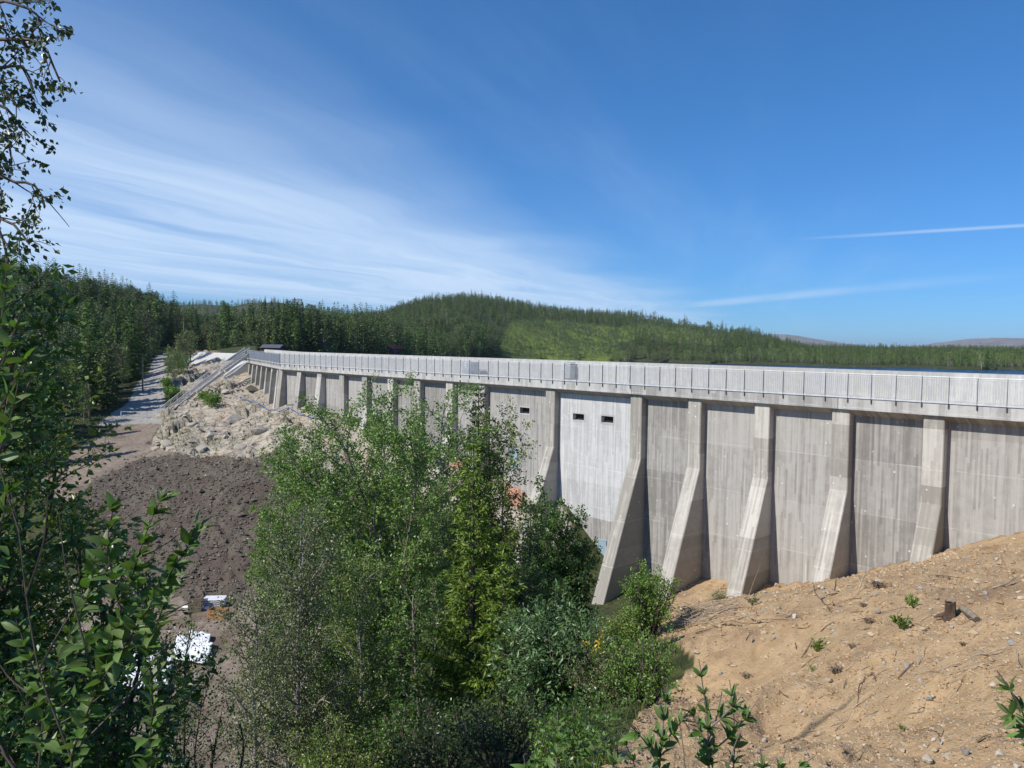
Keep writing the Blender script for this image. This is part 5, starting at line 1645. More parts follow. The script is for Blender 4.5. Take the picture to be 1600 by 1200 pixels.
LEAFW = [broad_leaf(np.random.default_rng(20+k), c, w_) for k, (c, w_) in enumerate(((0.10, 0.56), (0.28, 0.60), (0.42, 0.55), (0.2, 0.50)))]


def leaf_matrix(pos, axis, length, rng, upness=0.9):
    ax = Vector(axis).normalized()
    up = Vector((rng.normal()*0.5, rng.normal()*0.5-0.15, upness)).normalized()
    x = ax.cross(up)
    if x.length < 0.05: x = ax.cross(Vector((1, 0, 0)))
    x.normalize(); z = x.cross(ax)
    M = Matrix((x, ax, z)).transposed().to_4x4()
    return Matrix.Translation(pos) @ M @ Matrix.Scale(length, 4)


def sapling(label, px, d, stems, leaf_len, seed, step=0.05, name='willow_sapling', cat='sapling', bark=None, tip_only=0.25, limit=300, r=0.006, group=None, side=None):
    rng = np.random.default_rng(seed)
    o = gp(px, d, -0.02)
    t = thing(name, label, cat, o, 0, group)
    wd = MB(); n = 0
    for k, st_ in enumerate(stems):
        rooted = k == 0 or len(st_[0]) == 3 and st_[0][1] > 1205
        pts = [np.array(P(*q)) for q in st_]
        if rooted: pts = [np.array(o)]+pts
        pts = np.array(pts)
        seg = np.linalg.norm(np.diff(pts, axis=0), axis=1); cum = np.concatenate([[0], np.cumsum(seg)]); L = cum[-1]
        fine = np.linspace(0, L, max(4, int(L/0.06)))
        line = np.stack([np.interp(fine, cum, pts[:, j]) for j in range(3)], 1)
        for _ in range(2): line[1:-1] = 0.25*line[:-2]+0.5*line[1:-1]+0.25*line[2:]
        wd.tube(line-np.array(o), np.linspace(r if rooted else r*0.6, 0.0018, len(line)), 5)
        dirs = np.gradient(line, axis=0); dirs /= np.linalg.norm(dirs, axis=1, keepdims=True)
        s = L*tip_only if rooted else L*0.12
        az = rng.uniform(0, 6.28)
        while s < L and n < limit:
            i = min(len(line)-1, int(s/L*(len(line)-1)))
            az += 2.4+rng.normal()*0.3
            dd, u, v = frames(dirs[i][None, :])
            f = s/L
            an = (1.15-0.6*f)*rng.uniform(0.6, 1.35)
            ax = dd[0]*math.cos(an)+(u[0]*math.cos(az)+v[0]*math.sin(az))*math.sin(an)+np.array([0, 0, -0.22*rng.random()])
            q = obj('leaf', (LEAFW if name == 'goat_willow' else LEAF)[rng.integers(0, 4)], t)
            q.matrix_local = Matrix.Translation(-o) @ leaf_matrix(Vector(line[i]), ax, leaf_len*rng.uniform(0.5, 1.25)*(1.0-0.35*f*f), rng)
            n += 1
            s += step*rng.uniform(0.7, 1.3)*(1.0-0.45*f)
    obj('stem', wd.mesh('stem', [bark or M_bark]), t)
    return t


sapling('broad leaved sapling with two side shoots at the bottom edge before the sandy slope', 1112, 2.7,
        [[(1112,1300,2.7),(1108,1200,2.7),(1106,1120,2.7),(1096,1060,2.7),(1092,1030,2.7)], [(1106,1140,2.7),(1140,1115,2.66),(1160,1085,2.62)], [(1107,1180,2.7),(1150,1150,2.75),(1178,1105,2.8),(1185,1092,2.8)], [(1108,1170,2.7),(1085,1130,2.74),(1075,1095,2.75)], [(1140,1300,2.8),(1146,1200,2.8),(1150,1140,2.8),(1143,1090,2.8),(1140,1062,2.8)], [(1075,1300,2.9),(1072,1210,2.9),(1066,1150,2.9),(1060,1120,2.9)], [(1130,1300,2.5),(1128,1230,2.5),(1140,1180,2.5),(1158,1140,2.5)], [(1106,1160,2.7),(1125,1120,2.72),(1128,1080,2.72)]], 0.066, 101, 0.0125)
sapling('shorter broad leaved sapling left of the two shooted one at the bottom edge', 1032, 2.6,
        [[(1026,1300,2.6),(1030,1200,2.6),(1036,1140,2.6),(1040,1090,2.6),(1043,1068,2.6)], [(1031,1190,2.6),(1005,1150,2.55),(980,1128,2.5)], [(1033,1165,2.6),(1060,1135,2.65),(1078,1110,2.65)], [(1010,1300,2.7),(1000,1220,2.7),(985,1170,2.7),(965,1140,2.7)]], 0.066, 102, 0.013)
sapling('low broad leaved shoot at the bottom edge under the middle of the sandy slope', 1205, 2.3,
        [[(1195,1290,2.3),(1210,1215,2.3),(1228,1170,2.3)], [(1200,1240,2.3),(1190,1190,2.28),(1188,1170,2.28)], [(1212,1225,2.3),(1250,1195,2.32),(1275,1180,2.32)]], 0.052, 103, 0.011)
sapling('broad leaved sapling reaching in from the right edge of the picture', 1640, 2.1,
        [[(1650,1260,2.1),(1622,1170,2.1),(1600,1115,2.1),(1582,1075,2.1),(1558,1048,2.1)], [(1615,1150,2.1),(1590,1130,2.08),(1565,1100,2.06)]], 0.062, 104, 0.013)
sapling('single large leaved shoot low at the right edge of the picture', 1660, 1.7, [[(1665,1290,1.7),(1640,1210,1.7),(1615,1165,1.7)]], 0.075, 105, 0.035)
sapling('willow shoot with narrow upright leaves at the bottom edge below the blue green bush', 868, 3.2,
        [[(866,1300,3.2),(868,1210,3.2),(872,1150,3.2),(871,1112,3.2)], [(900,1300,3.3),(925,1215,3.3),(930,1160,3.3)], [(840,1300,3.1),(825,1220,3.1),(818,1180,3.1)], [(950,1300,3.0),(955,1220,3.0),(960,1170,3.0)]], 0.085, 106, 0.018, tip_only=0.35)
# the big goat willow on the left, its outer branches led after the photograph
gw = [[(110,1180,3.3),(150,1080,3.2),(190,960,3.1),(215,870,3.0),(240,800,3.0),(262,762,3.0)], [(150,1080,3.2),(200,1000,3.1),(250,920,3.0),(290,860,2.9),(322,805,2.9)], [(190,960,3.1),(170,880,3.1),(165,820,3.1),(185,775,3.1)],
      [(150,1080,3.2),(120,960,3.2),(100,880,3.2),(92,800,3.2)], [(200,1000,3.1),(255,960,3.05),(300,940,3.0)], [(215,870,3.0),(255,860,2.95),(285,830,2.9)], [(110,1180,3.3),(60,1050,3.3),(40,930,3.3),(30,830,3.3),(15,760,3.3)],
      [(60,1050,3.3),(90,990,3.2),(130,930,3.2)], [(110,1180,3.3),(180,1110,3.2),(230,1050,3.1),(262,1000,3.1)], [(40,930,3.3),(70,850,3.25),(75,770,3.2)], [(30,830,3.3),(-5,720,3.3),(0,640,3.3)]]
gw2 = [[(230,1200,3.6),(240,1100,3.5),(232,1010,3.5),(222,940,3.5),(205,880,3.5)], [(232,1010,3.5),(262,930,3.4),(275,880,3.4)], [(60,1200,3.7),(70,1100,3.7),(100,1010,3.7),(140,930,3.7),(150,860,3.7)], [(70,1100,3.7),(40,1010,3.7),(15,940,3.7)], [(100,1010,3.7),(160,1000,3.6),(205,960,3.6)], [(60,1150,3.7),(130,1110,3.6),(190,1060,3.6)], [(70,1100,3.7),(10,1060,3.8),(-20,1000,3.8)], [(222,940,3.5),(180,880,3.5),(130,840,3.5)]]
sapling('goat willow with broad shiny leaves reaching in from the lower left', 105, 3.3, gw, 0.098, 107, 0.0185, name='goat_willow', cat='bush', bark=M_barkd, tip_only=0.10, r=0.009, limit=300)
sapling('second goat willow with broad leaves, lower and behind the outreaching one', 150, 3.8, gw2, 0.105, 109, 0.021, name='goat_willow', cat='bush', bark=M_barkd, tip_only=0.08, r=0.009, limit=300)
sapling('upright broad leaved shoots lit by the sun at the left edge of the picture', -30, 2.7,
        [[(-40,1000,2.7),(-35,750,2.7),(-10,600,2.7),(5,480,2.7),(12,400,2.7)], [(-35,700,2.7),(10,620,2.68),(40,560,2.66),(60,540,2.66)], [(-35,800,2.7),(0,700,2.65),(20,650,2.65),(28,600,2.65)], [(-35,900,2.7),(10,800,2.65),(20,740,2.65)], [(-10,600,2.7),(15,540,2.66),(35,480,2.64)]], 0.085, 108, 0.028, name='goat_willow', cat='bush', bark=M_barkd, r=0.009)
for px_, py_, d_ in ((3, 515, 2.9), (82, 862, 3.3), (20, 930, 3.4), (72, 895, 3.3)):
    pass
print('leaves', NLEAF[0])

# ------------------------------------------------------------------ stones, sticks and odds and ends
def stone_mat(name, a, b, c):
    m, t = new_mat(name)
    oi = t.new('ShaderNodeObjectInfo').outputs['Random']
    g = t.new('ShaderNodeNewGeometry')
    ri = t.math('FRACT', t.math('ADD', oi, g.outputs['Random Per Island']))
    n = t.noise(g.outputs['Position'], 9.0, 6, 0.65)
    col = t.ramp(ri, [(0.0, a), (0.5, b), (1.0, c)])
    col = t.mix(t.ss(n, 0.35, 0.7, 0, 0.5), col, t.mix(1.0, col, (0.55, 0.52, 0.48), 'MULTIPLY'))
    principled(t, col, 0.9, n, 0.4, 0.03)
    return m


M_stone = stone_mat('sandy stone', (0.36, 0.27, 0.17), (0.46, 0.37, 0.25), (0.50, 0.46, 0.39))
M_greys = stone_mat('grey stone', (0.28, 0.27, 0.25), (0.36, 0.35, 0.33), (0.44, 0.42, 0.38))
M_clod = stone_mat('brown clod', (0.085, 0.067, 0.052), (0.13, 0.106, 0.083), (0.19, 0.16, 0.125))
M_rockp = stone_mat('pale bedrock block', (0.27, 0.25, 0.22), (0.38, 0.345, 0.29), (0.45, 0.40, 0.32))
M_grain = stone_mat('earth grains', (0.26, 0.165, 0.085), (0.38, 0.27, 0.15), (0.54, 0.45, 0.33))


def stone_mesh(seed, flat=0.62, angular=0.5, sub=2, mat=None, name='stone'):
    rng = np.random.default_rng(seed)
    bm = bmesh.new(); bmesh.ops.create_icosphere(bm, subdivisions=sub, radius=0.5)
    V = np.array([v.co[:] for v in bm.verts])
    # cut by random planes for facets, then a little roughness
    for _ in range(int(5+8*angular)):
        nrm = rng.normal(size=3); nrm /= np.linalg.norm(nrm); o = rng.uniform(0.26, 0.46)-0.08*angular
        ex = np.maximum(V @ nrm-o, 0); V -= ex[:, None]*nrm*0.9
    V += rng.normal(size=V.shape)*0.012
    V *= [1, rng.uniform(0.65, 0.95), flat*rng.uniform(0.8, 1.2)]
    for v, c in zip(bm.verts, V): v.co = c
    me = bpy.data.meshes.new(name); bm.to_mesh(me); bm.free()
    me.polygons.foreach_set('use_smooth', np.zeros(len(me.polygons), bool))
    me.materials.append(mat)
    return me


STN = [stone_mesh(200+k, 0.62, rnd.random(), 2, M_stone) for k in range(6)]
GRY = [stone_mesh(220+k, 0.6, 0.8, 2, M_greys) for k in range(4)]
BLK = [stone_mesh(240+k, 0.6, 1.0, 2, M_rockp, 'boulder') for k in range(6)]
rs = np.random.default_rng(404)


def hit(px, py, lo=1.5, hi=240.0):
    """first meeting of a pixel's sight line with the ground"""
    r = ray(px, py)
    dd = np.geomspace(lo, hi, 700)
    z = land(r[0]*dd, dd)
    below = np.nonzero(CAMZ+r[2]*dd < z)[0]
    d = dd[below[0]] if len(below) else hi
    return Vector((r[0]*d, d, ground_z(r[0]*d, d))), d


def rest(name, me, label, cat, px, py, size, group=None, sink=0.3, sc=(1, 1, 1), rot=None):
    q, d = hit(px, py)
    o = obj(name, me)
    o.location = (q.x, q.y, q.z+size*sc[2]*0.5*0.62*(1-2*sink))
    o.rotation_euler = (rs.normal()*0.2, rs.normal()*0.2, rs.uniform(0, 6.28)) if rot is None else rot
    o.scale = (size*sc[0], size*sc[1], size*sc[2])
    return tag(o, label, cat, group)


for px, py, wpx, grey, lab in ((1416, 1043, 20, 1, 'upright grey stone at the tip of the long pale dead branch'), (1362, 1000, 16, 0, 'pale flattish stone in the middle of the sandy slope'), (1190, 981, 13, 0, 'upper of two round tan stones beside a short stick'), (1194, 993, 12, 0, 'lower of two round tan stones beside a short stick'),
                               (1209, 1004, 11, 1, 'small white edged stone just below the two round tan ones'), (1089, 1024, 15, 0, 'rounded tan stone at the rim of the light green bush'), (1140, 1043, 12, 0, 'pale stone right of the rounded tan one at the slope edge'), (1524, 994, 20, 0, 'broad pale stone bedded in sand below the stump'),
                               (1438, 922, 12, 1, 'flat grey stone on the sandy slope left of the stump'), (1301, 990, 13, 1, 'flat grey slab stone among small rubble in the middle slope'), (1245, 1070, 10, 1, 'small white stone below the root clump'), (1253, 1078, 9, 1, 'second small white stone below the root clump'),
                               (1508, 1178, 24, 1, 'pale grey pointed stone at the bottom right of the slope'), (1449, 1195, 26, 0, 'large cream stone cut by the bottom edge of the picture'), (1411, 1166, 14, 0, 'cream coloured flat stone near the bottom edge of the slope'), (1436, 1098, 9, 1, 'dark edged stone alone on bare sand'), (1486, 986, 11, 1, 'dark grey broken stone at the foot of the stump'), (1562, 1185, 24, 0, 'tan stone close to the large leaved shoot at the right edge'), (1195, 1160, 14, 1, 'pale stone beside the low broad leaved shoot')):
    q, d = hit(px, py)
    rest('stone', (GRY if grey else STN)[rnd.randrange(4)], lab, 'stone', px, py, wpx/F*d, None, 0.25)

# the many stones of the slope: 280 largest singly
def slope_zone(px, py):
    return 'on the left part of the sandy slope' if px < 1230 else 'high on the sandy slope near the wall' if py < 955 else 'in the middle of the sandy slope' if py < 1070 else 'low on the sandy slope towards the bottom edge'


k = 0
while k < 280:
    px, py = rs.uniform(1000, 1640), rs.uniform(845, 1210)
    if not inpoly(np.array([px]), np.array([py]), POLY['earth'])[0]: continue
    q, d = hit(px, py)
    if d > 70: continue
    wpx = 5.0+rs.exponential(3.2)
    if rs.random() < 0.06: wpx += 6
    grey = rs.random() < 0.25
    rest('stone', (GRY if grey else STN)[rs.integers(0, 4 if grey else 6)], ('small grey stone ' if grey else 'small tan stone ')+slope_zone(px, py), 'stone', px, py, min(wpx, 17)/F*d, ('grey stones ' if grey else 'tan stones ')+slope_zone(px, py), rs.uniform(0.1, 0.4))
    k += 1


def grains(name, label, n, sampler, mat, seed):
    """uncountable small stones: octahedra bedded in the ground, one object"""
    rng = np.random.default_rng(seed)
    x, y, s = sampler(rng, n)
    z = land(x, y)
    n = len(x)
    base = np.array([[1, 0, 0], [0, 1, 0], [-1, 0, 0], [0, -1, 0], [0, 0, 1], [0, 0, -1.0]])
    V = base[None]*rng.uniform(0.6, 1.3, (n, 6, 1))
    V[:, :, 2] *= 0.65
    a = rng.uniform(0, 6.28, n); ca, sa = np.cos(a)[:, None], np.sin(a)[:, None]
    X = V[:, :, 0]*ca-V[:, :, 1]*sa; Y = V[:, :, 0]*sa+V[:, :, 1]*ca
    V = np.stack([X+V[:, :, 2]*rng.normal(size=(n, 1))*0.3, Y, V[:, :, 2]], -1)*s[:, None, None]*0.5
    V += np.stack([x, y, z+s*0.1], -1)[:, None, :]
    T = np.array([[0, 1, 4], [1, 2, 4], [2, 3, 4], [3, 0, 4], [1, 0, 5], [2, 1, 5], [3, 2, 5], [0, 3, 5]])
    o = obj(name, mesh_from(name, V.reshape(-1, 3), (T[None]+np.arange(n)[:, None, None]*6).reshape(-1, 3), None, [mat]))
    o['kind'] = 'stuff'; o['label'] = label; o['category'] = name
    return o


def earth_sampler(rng, n):
    px = rng.uniform(960, 1700, n*3); d = np.exp(rng.uniform(math.log(3.2), math.log(52), n*3))
    x = (px-800)/F*d; y = d; z = land(x, y)
    qx, qy = proj(x, y, z)
    ok = inpoly(qx, qy, POLY['earth']) & (upstream(x, y) < -0.6)
    dens = fbm(x*0.5, y*0.5, 3, 303) > rng.uniform(-0.5, 0.25, len(x))
    i = np.nonzero(ok & dens)[0][:n]
    return x[i], y[i], d[i]/F*np.minimum(1.6+rng.exponential(1.5, len(i)), 7.0)


grains('gravel', 'fine loose gravel strewn over the sandy slope', 24000, earth_sampler, M_grain, 1)


def lump_sampler(rng, n):
    x, y, s = earth_sampler(rng, n); return x, y, s*1.7


M_lump = stone_mat('earth lumps', (0.30, 0.19, 0.10), (0.38, 0.26, 0.145), (0.45, 0.32, 0.19))
grains('clods', 'crumbled lumps of sandy earth on the slope', 13000, lump_sampler, M_lump, 6)


def soil_sampler(rng, n):
    px = rng.uniform(100, 660, n*2); d = rng.uniform(54, 90, n*2)
    x = (px-800)/F*d; y = d; z = land(x, y)
    qx, qy = proj(x, y, z)
    i = np.nonzero(inpoly(qx+4*rng.normal(size=len(qx)), qy+3*rng.normal(size=len(qx)), POLY['soil']))[0][:n]
    return x[i], y[i], np.minimum(0.10+rng.exponential(0.10, len(i)), 0.8)


grains('clods', 'dark clods and rubble covering the brown spoil slope', 9000, soil_sampler, M_clod, 2)
def soil_stones(rng, n):
    x, y, s = soil_sampler(rng, n); return x, y, s*0.7
grains('rubble', 'pale small stones mixed into the brown spoil slope', 420, soil_stones, M_rockp, 3)
def rock_bits(rng, n):
    px = rng.uniform(225, 560, n*3); d = rng.uniform(72, 135, n*3)
    x = (px-800)/F*d; y = d; z = land(x, y); qx, qy = proj(x, y, z)
    i = np.nonzero(inpoly(qx, qy, POLY['rock']) & (upstream(x, y) < -3) & (fbm(x*.15, y*.15, 3, 88) > 0.0))[0][:n]
    return x[i], y[i], np.minimum(0.2+rng.exponential(0.16, len(i)), 0.9)
grains('rubble', 'broken pale rubble lying over the bedrock left of the dam', 900, rock_bits, M_rockp, 4)

# blocks of the outcrop
blocks = [(243, 703, 30, 'dark flat boulder at the lower left corner of the pale outcrop'), (262, 697, 34, 'long low boulder beside the dirt track at the outcrop foot'), (300, 668, 28, 'angular pale block below the green bush on the outcrop'), (286, 651, 26, 'upright pale slab near the stair foot'), (330, 686, 40, 'broad pale block in the lower middle of the outcrop'),
          (365, 662, 44, 'wide cream slab of rock below the blue hose'), (408, 678, 46, 'large grey slab of rock at the right of the outcrop'), (396, 612, 40, 'cream rock shelf under the far buttresses'), (352, 616, 30, 'small ledge block by the top of the stair'), (312, 706, 36, 'orange stained block at the spoil edge'), (446, 668, 40, 'sloping pale slab near the middle buttresses'), (376, 700, 34, 'low cream block at the border of the brown spoil')]
for px, py, wpx, lab in blocks:
    q, d = hit(px, py)
    rest('boulder', BLK[rnd.randrange(6)], lab, 'boulder', px, py, wpx/F*d, None, 0.42, (1, 0.8, 0.75))
for i in range(58):
    px, py = rs.uniform(236, 500), rs.uniform(575, 716)
    if not inpoly(np.array([px]), np.array([py]), POLY['rock'])[0]: continue
    q, d = hit(px, py)
    if float(upstream(np.array([q.x]), np.array([q.y]))[0]) > -2.5: continue
    rest('boulder', BLK[rs.integers(0, 6)], 'pale broken rock block on the outcrop left of the dam', 'boulder', px, py, rs.uniform(9, 24)/F*d, 'rock blocks on the outcrop', 0.35, (1, 0.8, 0.7))


def on_ground(px, py, dz=0.0):
    q, d = hit(px, py); q.z += dz
    return q


def stick_mesh(pts, r, mat, name='stick', off=None, forks=0, rng=rs):
    pts = np.array([tuple(p) for p in pts], float)
    m = MB(); L = np.linalg.norm(pts[-1]-pts[0])
    n = max(5, len(pts)*2)
    t = np.linspace(0, len(pts)-1, n)
    ln = np.stack([np.interp(t, np.arange(len(pts)), pts[:, j]) for j in range(3)], 1)
    ln[1:-1] += rng.normal(size=(n-2, 3))*L*0.012
    m.tube(ln, np.linspace(r, r*0.45, n), 6, True)
    for _ in range(forks):
        i = rng.integers(2, n-1); d = ln[-1]-ln[0]; d = d/np.linalg.norm(d)+rng.normal(size=3)*0.55
        e = ln[i]+d*L*rng.uniform(0.12, 0.3)
        m.tube([ln[i], (ln[i]+e)/2+rng.normal(size=3)*L*0.01, e], [r*0.5, r*0.38, r*0.2], 5)
    return m.mesh(name, [mat], False, off)


# the long pale dead branch and its neighbours
for pix, r, mat, forks, lab in (([(1570,1022,0.05),(1540,1030,0.05),(1500,1043,0.05),(1460,1053,0.04),(1425,1058,0.03)], 2.2, M_twig, 4, 'long pale dead branch lying across the sandy slope'),
                                ([(1543,1045,0.04),(1515,1050,0.04),(1480,1060,0.03)], 2.0, M_twig, 1, 'short straight pale stick just below the long dead branch'),
                                ([(1572,1044,0.03),(1540,1050,0.03)], 1.6, M_twig, 0, 'pale stick end right of the short straight stick'),
                                ([(1364,1056,0.03),(1350,1066,0.05),(1342,1082,0.04),(1339,1107,0.01)], 2.6, M_twigd, 0, 'dark curved root end sticking out of the sandy slope'),
                                ([(1271,938,0.30),(1278,944,0.12),(1290,950,0.08),(1299,960,0.02)], 1.6, M_twigd, 2, 'dark crooked twig standing on the upper sandy slope'),
                                ([(1404,1066,0.02),(1427,1046,0.08)], 3.4, M_twigd, 0, 'short dark stick leaning on the upright grey stone'),
                                ([(1164,964,0.06),(1184,976,0.04)], 2.6, M_twig, 0, 'short stick pointing at the two round tan stones'),
                                ([(1550,924,0.05),(1572,918,0.06),(1590,913,0.1)], 4.0, M_wood, 1, 'weathered stick on the slope right of the stump'),
                                ([(1450,1145,0.02),(1468,1150,0.03),(1475,1155,0.03),(1469,1170,0.01)], 1.6, M_twigd, 0, 'thin dark forked twig near the bottom edge of the slope'),
                                ([(1587,1024,0.06),(1590,1050,0.04)], 1.6, M_twig, 0, 'upright bleached stick near the right edge of the slope'),
                                ([(1326,1187,0.02),(1352,1176,0.03)], 1.6, M_twig, 0, 'bleached stick near the bottom edge left of the cream stone'),
                                ([(1434,1040,0.02),(1436,1022,0.2)], 1.4, M_twig, 0, 'thin stick standing upright above the long dead branch'),
                                ([(1350,922,0.3),(1340,930,0.02)], 2.4, M_twig, 0, 'pale stick leaning near the wall on the upper slope'),
                                ([(1304,925,0.02),(1306,926,0.45)], 2.0, M_twigd, 0, 'dark stake standing by the foot of the buttress on the slope rim')):
    pts = [on_ground(x, y, z) for x, y, z in pix]
    d = pts[0].y
    o = pts[0].copy()
    tag(obj('stick', stick_mesh(pts, r/F*d*0.55, mat, 'stick', o, forks), None, o), lab, 'stick')
# scattered small sticks
k = 0
while k < 90:
    px, py = rs.uniform(1010, 1600), rs.uniform(880, 1195)
    if not inpoly(np.array([px]), np.array([py]), POLY['earth'])[0]: continue
    q, d = hit(px, py)
    if d > 60: continue
    L = rs.uniform(8, 30)/F*d*1.2; a = rs.normal()*0.8 if rs.random() < 0.7 else rs.uniform(0, 3.14)
    e = q+Vector((math.cos(a)*L, math.sin(a)*L, 0)); e.z = ground_z(e.x, e.y)
    if not inpoly(np.array([px+5]), np.array([py]), POLY['earth'])[0]: continue
    md = (q+e)/2; md.z = ground_z(md.x, md.y)+L*0.05
    lift = rs.uniform(0.0, 0.10)*L
    dark = rs.random() < 0.5
    tag(obj('stick', stick_mesh([q+Vector((0, 0, 0.01)), md+Vector((0, 0, 0.02)), e+Vector((0, 0, 0.02+lift))], rs.uniform(0.5, 1.1)/F*d, M_twigd if dark else M_twig, 'stick', q, int(rs.integers(0, 3))), None, q),
        ('short dark twig ' if dark else 'short bleached twig ')+slope_zone(px, py), 'stick', ('dark twigs ' if dark else 'bleached twigs ')+slope_zone(px, py))
    k += 1
# brush pile at the rim
q = on_ground(1100, 975)
t = thing('brush_pile', 'heap of bleached brushwood at the left rim of the sandy slope', 'brushwood', q)
for i in range(64):
    a0 = on_ground(rs.uniform(1048, 1112), rs.uniform(950, 985), rs.uniform(0.02, 0.35))
    ang = rs.normal(-0.55, 0.5)
    L = rs.uniform(0.7, 2.4)
    e = a0+Vector((math.cos(ang)*L, math.sin(ang)*L, 0)); e.z = ground_z(e.x, e.y)+rs.uniform(0.02, 0.28)
    obj('stick', stick_mesh([a0, (a0+e)/2+Vector((0, 0, rs.uniform(0.02, 0.22))), e], rs.uniform(0.008, 0.02), M_twig if rs.random() < 0.75 else M_twigd, 'stick', q, 1), t)
q = on_ground(1035, 965)
t = thing('brush_pile', 'fan of thin dry canes at the slope edge beside the low bushes', 'brushwood', q)
for i in range(34):
    a0 = q+Vector((rs.normal()*0.5, rs.normal()*0.7, 0)); a0.z = ground_z(a0.x, a0.y)+0.03
    ang = rs.normal(2.6, 0.35); L = rs.uniform(0.8, 1.8)
    e = a0+Vector((math.cos(ang)*L, math.sin(ang)*L, rs.uniform(0.0, 0.5)))
    obj('stick', stick_mesh([a0, (a0+e)/2, e], rs.uniform(0.006, 0.012), M_twig, 'stick', q, 0), t)

# root clumps
for px, py, w_, lab in ((1308, 1052, 34, 'tangled root clump on the lower middle of the sandy slope'), (1372, 918, 30, 'reddish brown root mat on the upper sandy slope'), (1358, 974, 26, 'dark uprooted tuft above the pale flattish stone'), (1332, 1012, 18, 'small dark root tuft in the middle of the slope'), (1167, 1062, 20, 'dry root tuft at the left side of the slope'), (1350, 950, 18, 'grey twig nest near the wall side of the slope'), (1505, 1012, 16, 'small dark dead plant right of the upright grey stone')):
    q, d = hit(px, py); q = q.copy()
    t = thing('root_clump', lab, 'roots', q)
    s_ = w_/F*d
    m = MB()
    for i in range(46):
        a = rs.uniform(0, 6.28); r0 = rs.uniform(0, .25)*s_; r1 = rs.uniform(0.25, 0.62)*s_
        b = a+rs.normal()*0.9
        m.tube([(math.cos(a)*r0, math.sin(a)*r0, rs.uniform(0, .18)*s_), (math.cos(b)*r1*.6, math.sin(b)*r1*.6, rs.uniform(0.05, .32)*s_), (math.cos(b)*r1, math.sin(b)*r1, rs.uniform(0, .22)*s_)], [s_*0.02, s_*0.016, s_*0.006], 4)
    obj('roots', m.mesh('roots', [M_twigd]), t)
    obj('soil_lump', stone_mesh(700+px, 0.6, 0.3, 2, M_clod, 'soil_lump'), t, (0, 0, s_*0.06), None, s_*0.55)

# stump and log
q, d = hit(1485, 966)
t = thing('tree_stump', 'short dark sawn tree stump standing on the sandy slope', 'stump', q)
s_ = 16.5/F*d
m = MB(); rings = []
n = 14
prof = [(0.78, -0.2), (0.72, 0.05), (0.56, 0.35), (0.52, 0.9), (0.5, 1.55), (0.47, 1.66)]
lob = 1+0.16*np.sin(np.arange(n)*1.9)+rs.normal(size=n)*0.09
V = [(math.cos(i*6.283/n)*r*s_*lob[i], math.sin(i*6.283/n)*r*s_*lob[i], z*s_) for r, z in prof for i in range(n)]
Q = [[j*n+i, j*n+(i+1) % n, (j+1)*n+(i+1) % n, (j+1)*n+i] for j in range(len(prof)-1) for i in range(n)]
obj('bark', mesh_from('bark', V, None, Q, [M_stump]), t, (0, 0, 0), (0.06, -0.08, 0))
top = [(math.cos(i*6.283/n)*0.47*s_*lob[i], math.sin(i*6.283/n)*0.47*s_*lob[i], (1.66+0.12*math.sin(i*0.9))*s_) for i in range(n)]+[(0, 0, 1.72*s_)]
obj('cut_face', mesh_from('cut_face', top, [[i, (i+1) % n, n] for i in range(n)], None, [M_wood]), t, (0, 0, 0.002), (0.06, -0.08, 0))
for i in range(4):
    a = rs.uniform(0, 6.28)
    obj('root', MB().tube([(math.cos(a)*.5*s_, math.sin(a)*.5*s_, .1*s_), (math.cos(a)*1.0*s_, math.sin(a)*1.0*s_, -.02*s_), (math.cos(a)*1.4*s_, math.sin(a)*1.4*s_, -.2*s_)], [.2*s_, .14*s_, .06*s_], 6).mesh('root', [M_stump]), t)
a, b = on_ground(1502, 958, 0.05), on_ground(1527, 975, 0.05)
t = thing('log', 'short broken log with a pale side beside the tree stump', 'log', a)
obj('trunk', MB().tube([(0, 0, 0), tuple((b-a)*0.5+Vector((0, 0, 0.01))), tuple(b-a)], [0.04, 0.05, 0.042], 9, True).mesh('trunk', [M_wood]), t)
obj('bark_strip', MB().tube([tuple((b-a)*0.35+Vector((0, 0, -0.012))), tuple((b-a)*1.01+Vector((0, 0, -0.012)))], [0.05, 0.046], 9, True).mesh('bark_strip', [M_barkd]), t)


# sprouts and grass
def sprout(label, px, py, w_, mat, n, size, wid, seed, cat='plant', name='weed'):
    rng = np.random.default_rng(seed)
    q, d = hit(px, py); q = q.copy()
    s_ = w_/F*d
    st_ = MB(); pp, aa = [], []
    for i in range(n):
        a = rng.uniform(0, 6.28); r_ = rng.uniform(0.1, 0.5)*s_; h = s_*rng.uniform(0.35, 0.75)
        e = np.array([math.cos(a)*r_, math.sin(a)*r_, h])
        st_.tube([(0, 0, -0.01), e*[.4, .4, .6], e], [s_*.012, s_*.01, s_*.006], 3)
        for j in range(8):
            f = rng.uniform(0.35, 1.0); pp.append(e*f); aa.append(e/np.linalg.norm(e)+rng.normal(size=3)*0.7)
    t = thing(name, label, cat, q)
    obj('stems', st_.mesh('stems', [mat]), t)
    V, T_ = leaf_quads(np.array(pp), np.array(aa), np.full(len(pp), s_*size), wid, rng, 0.15)
    obj('leaves', MB().add(V, T_).mesh('leaves', [mat]), t)


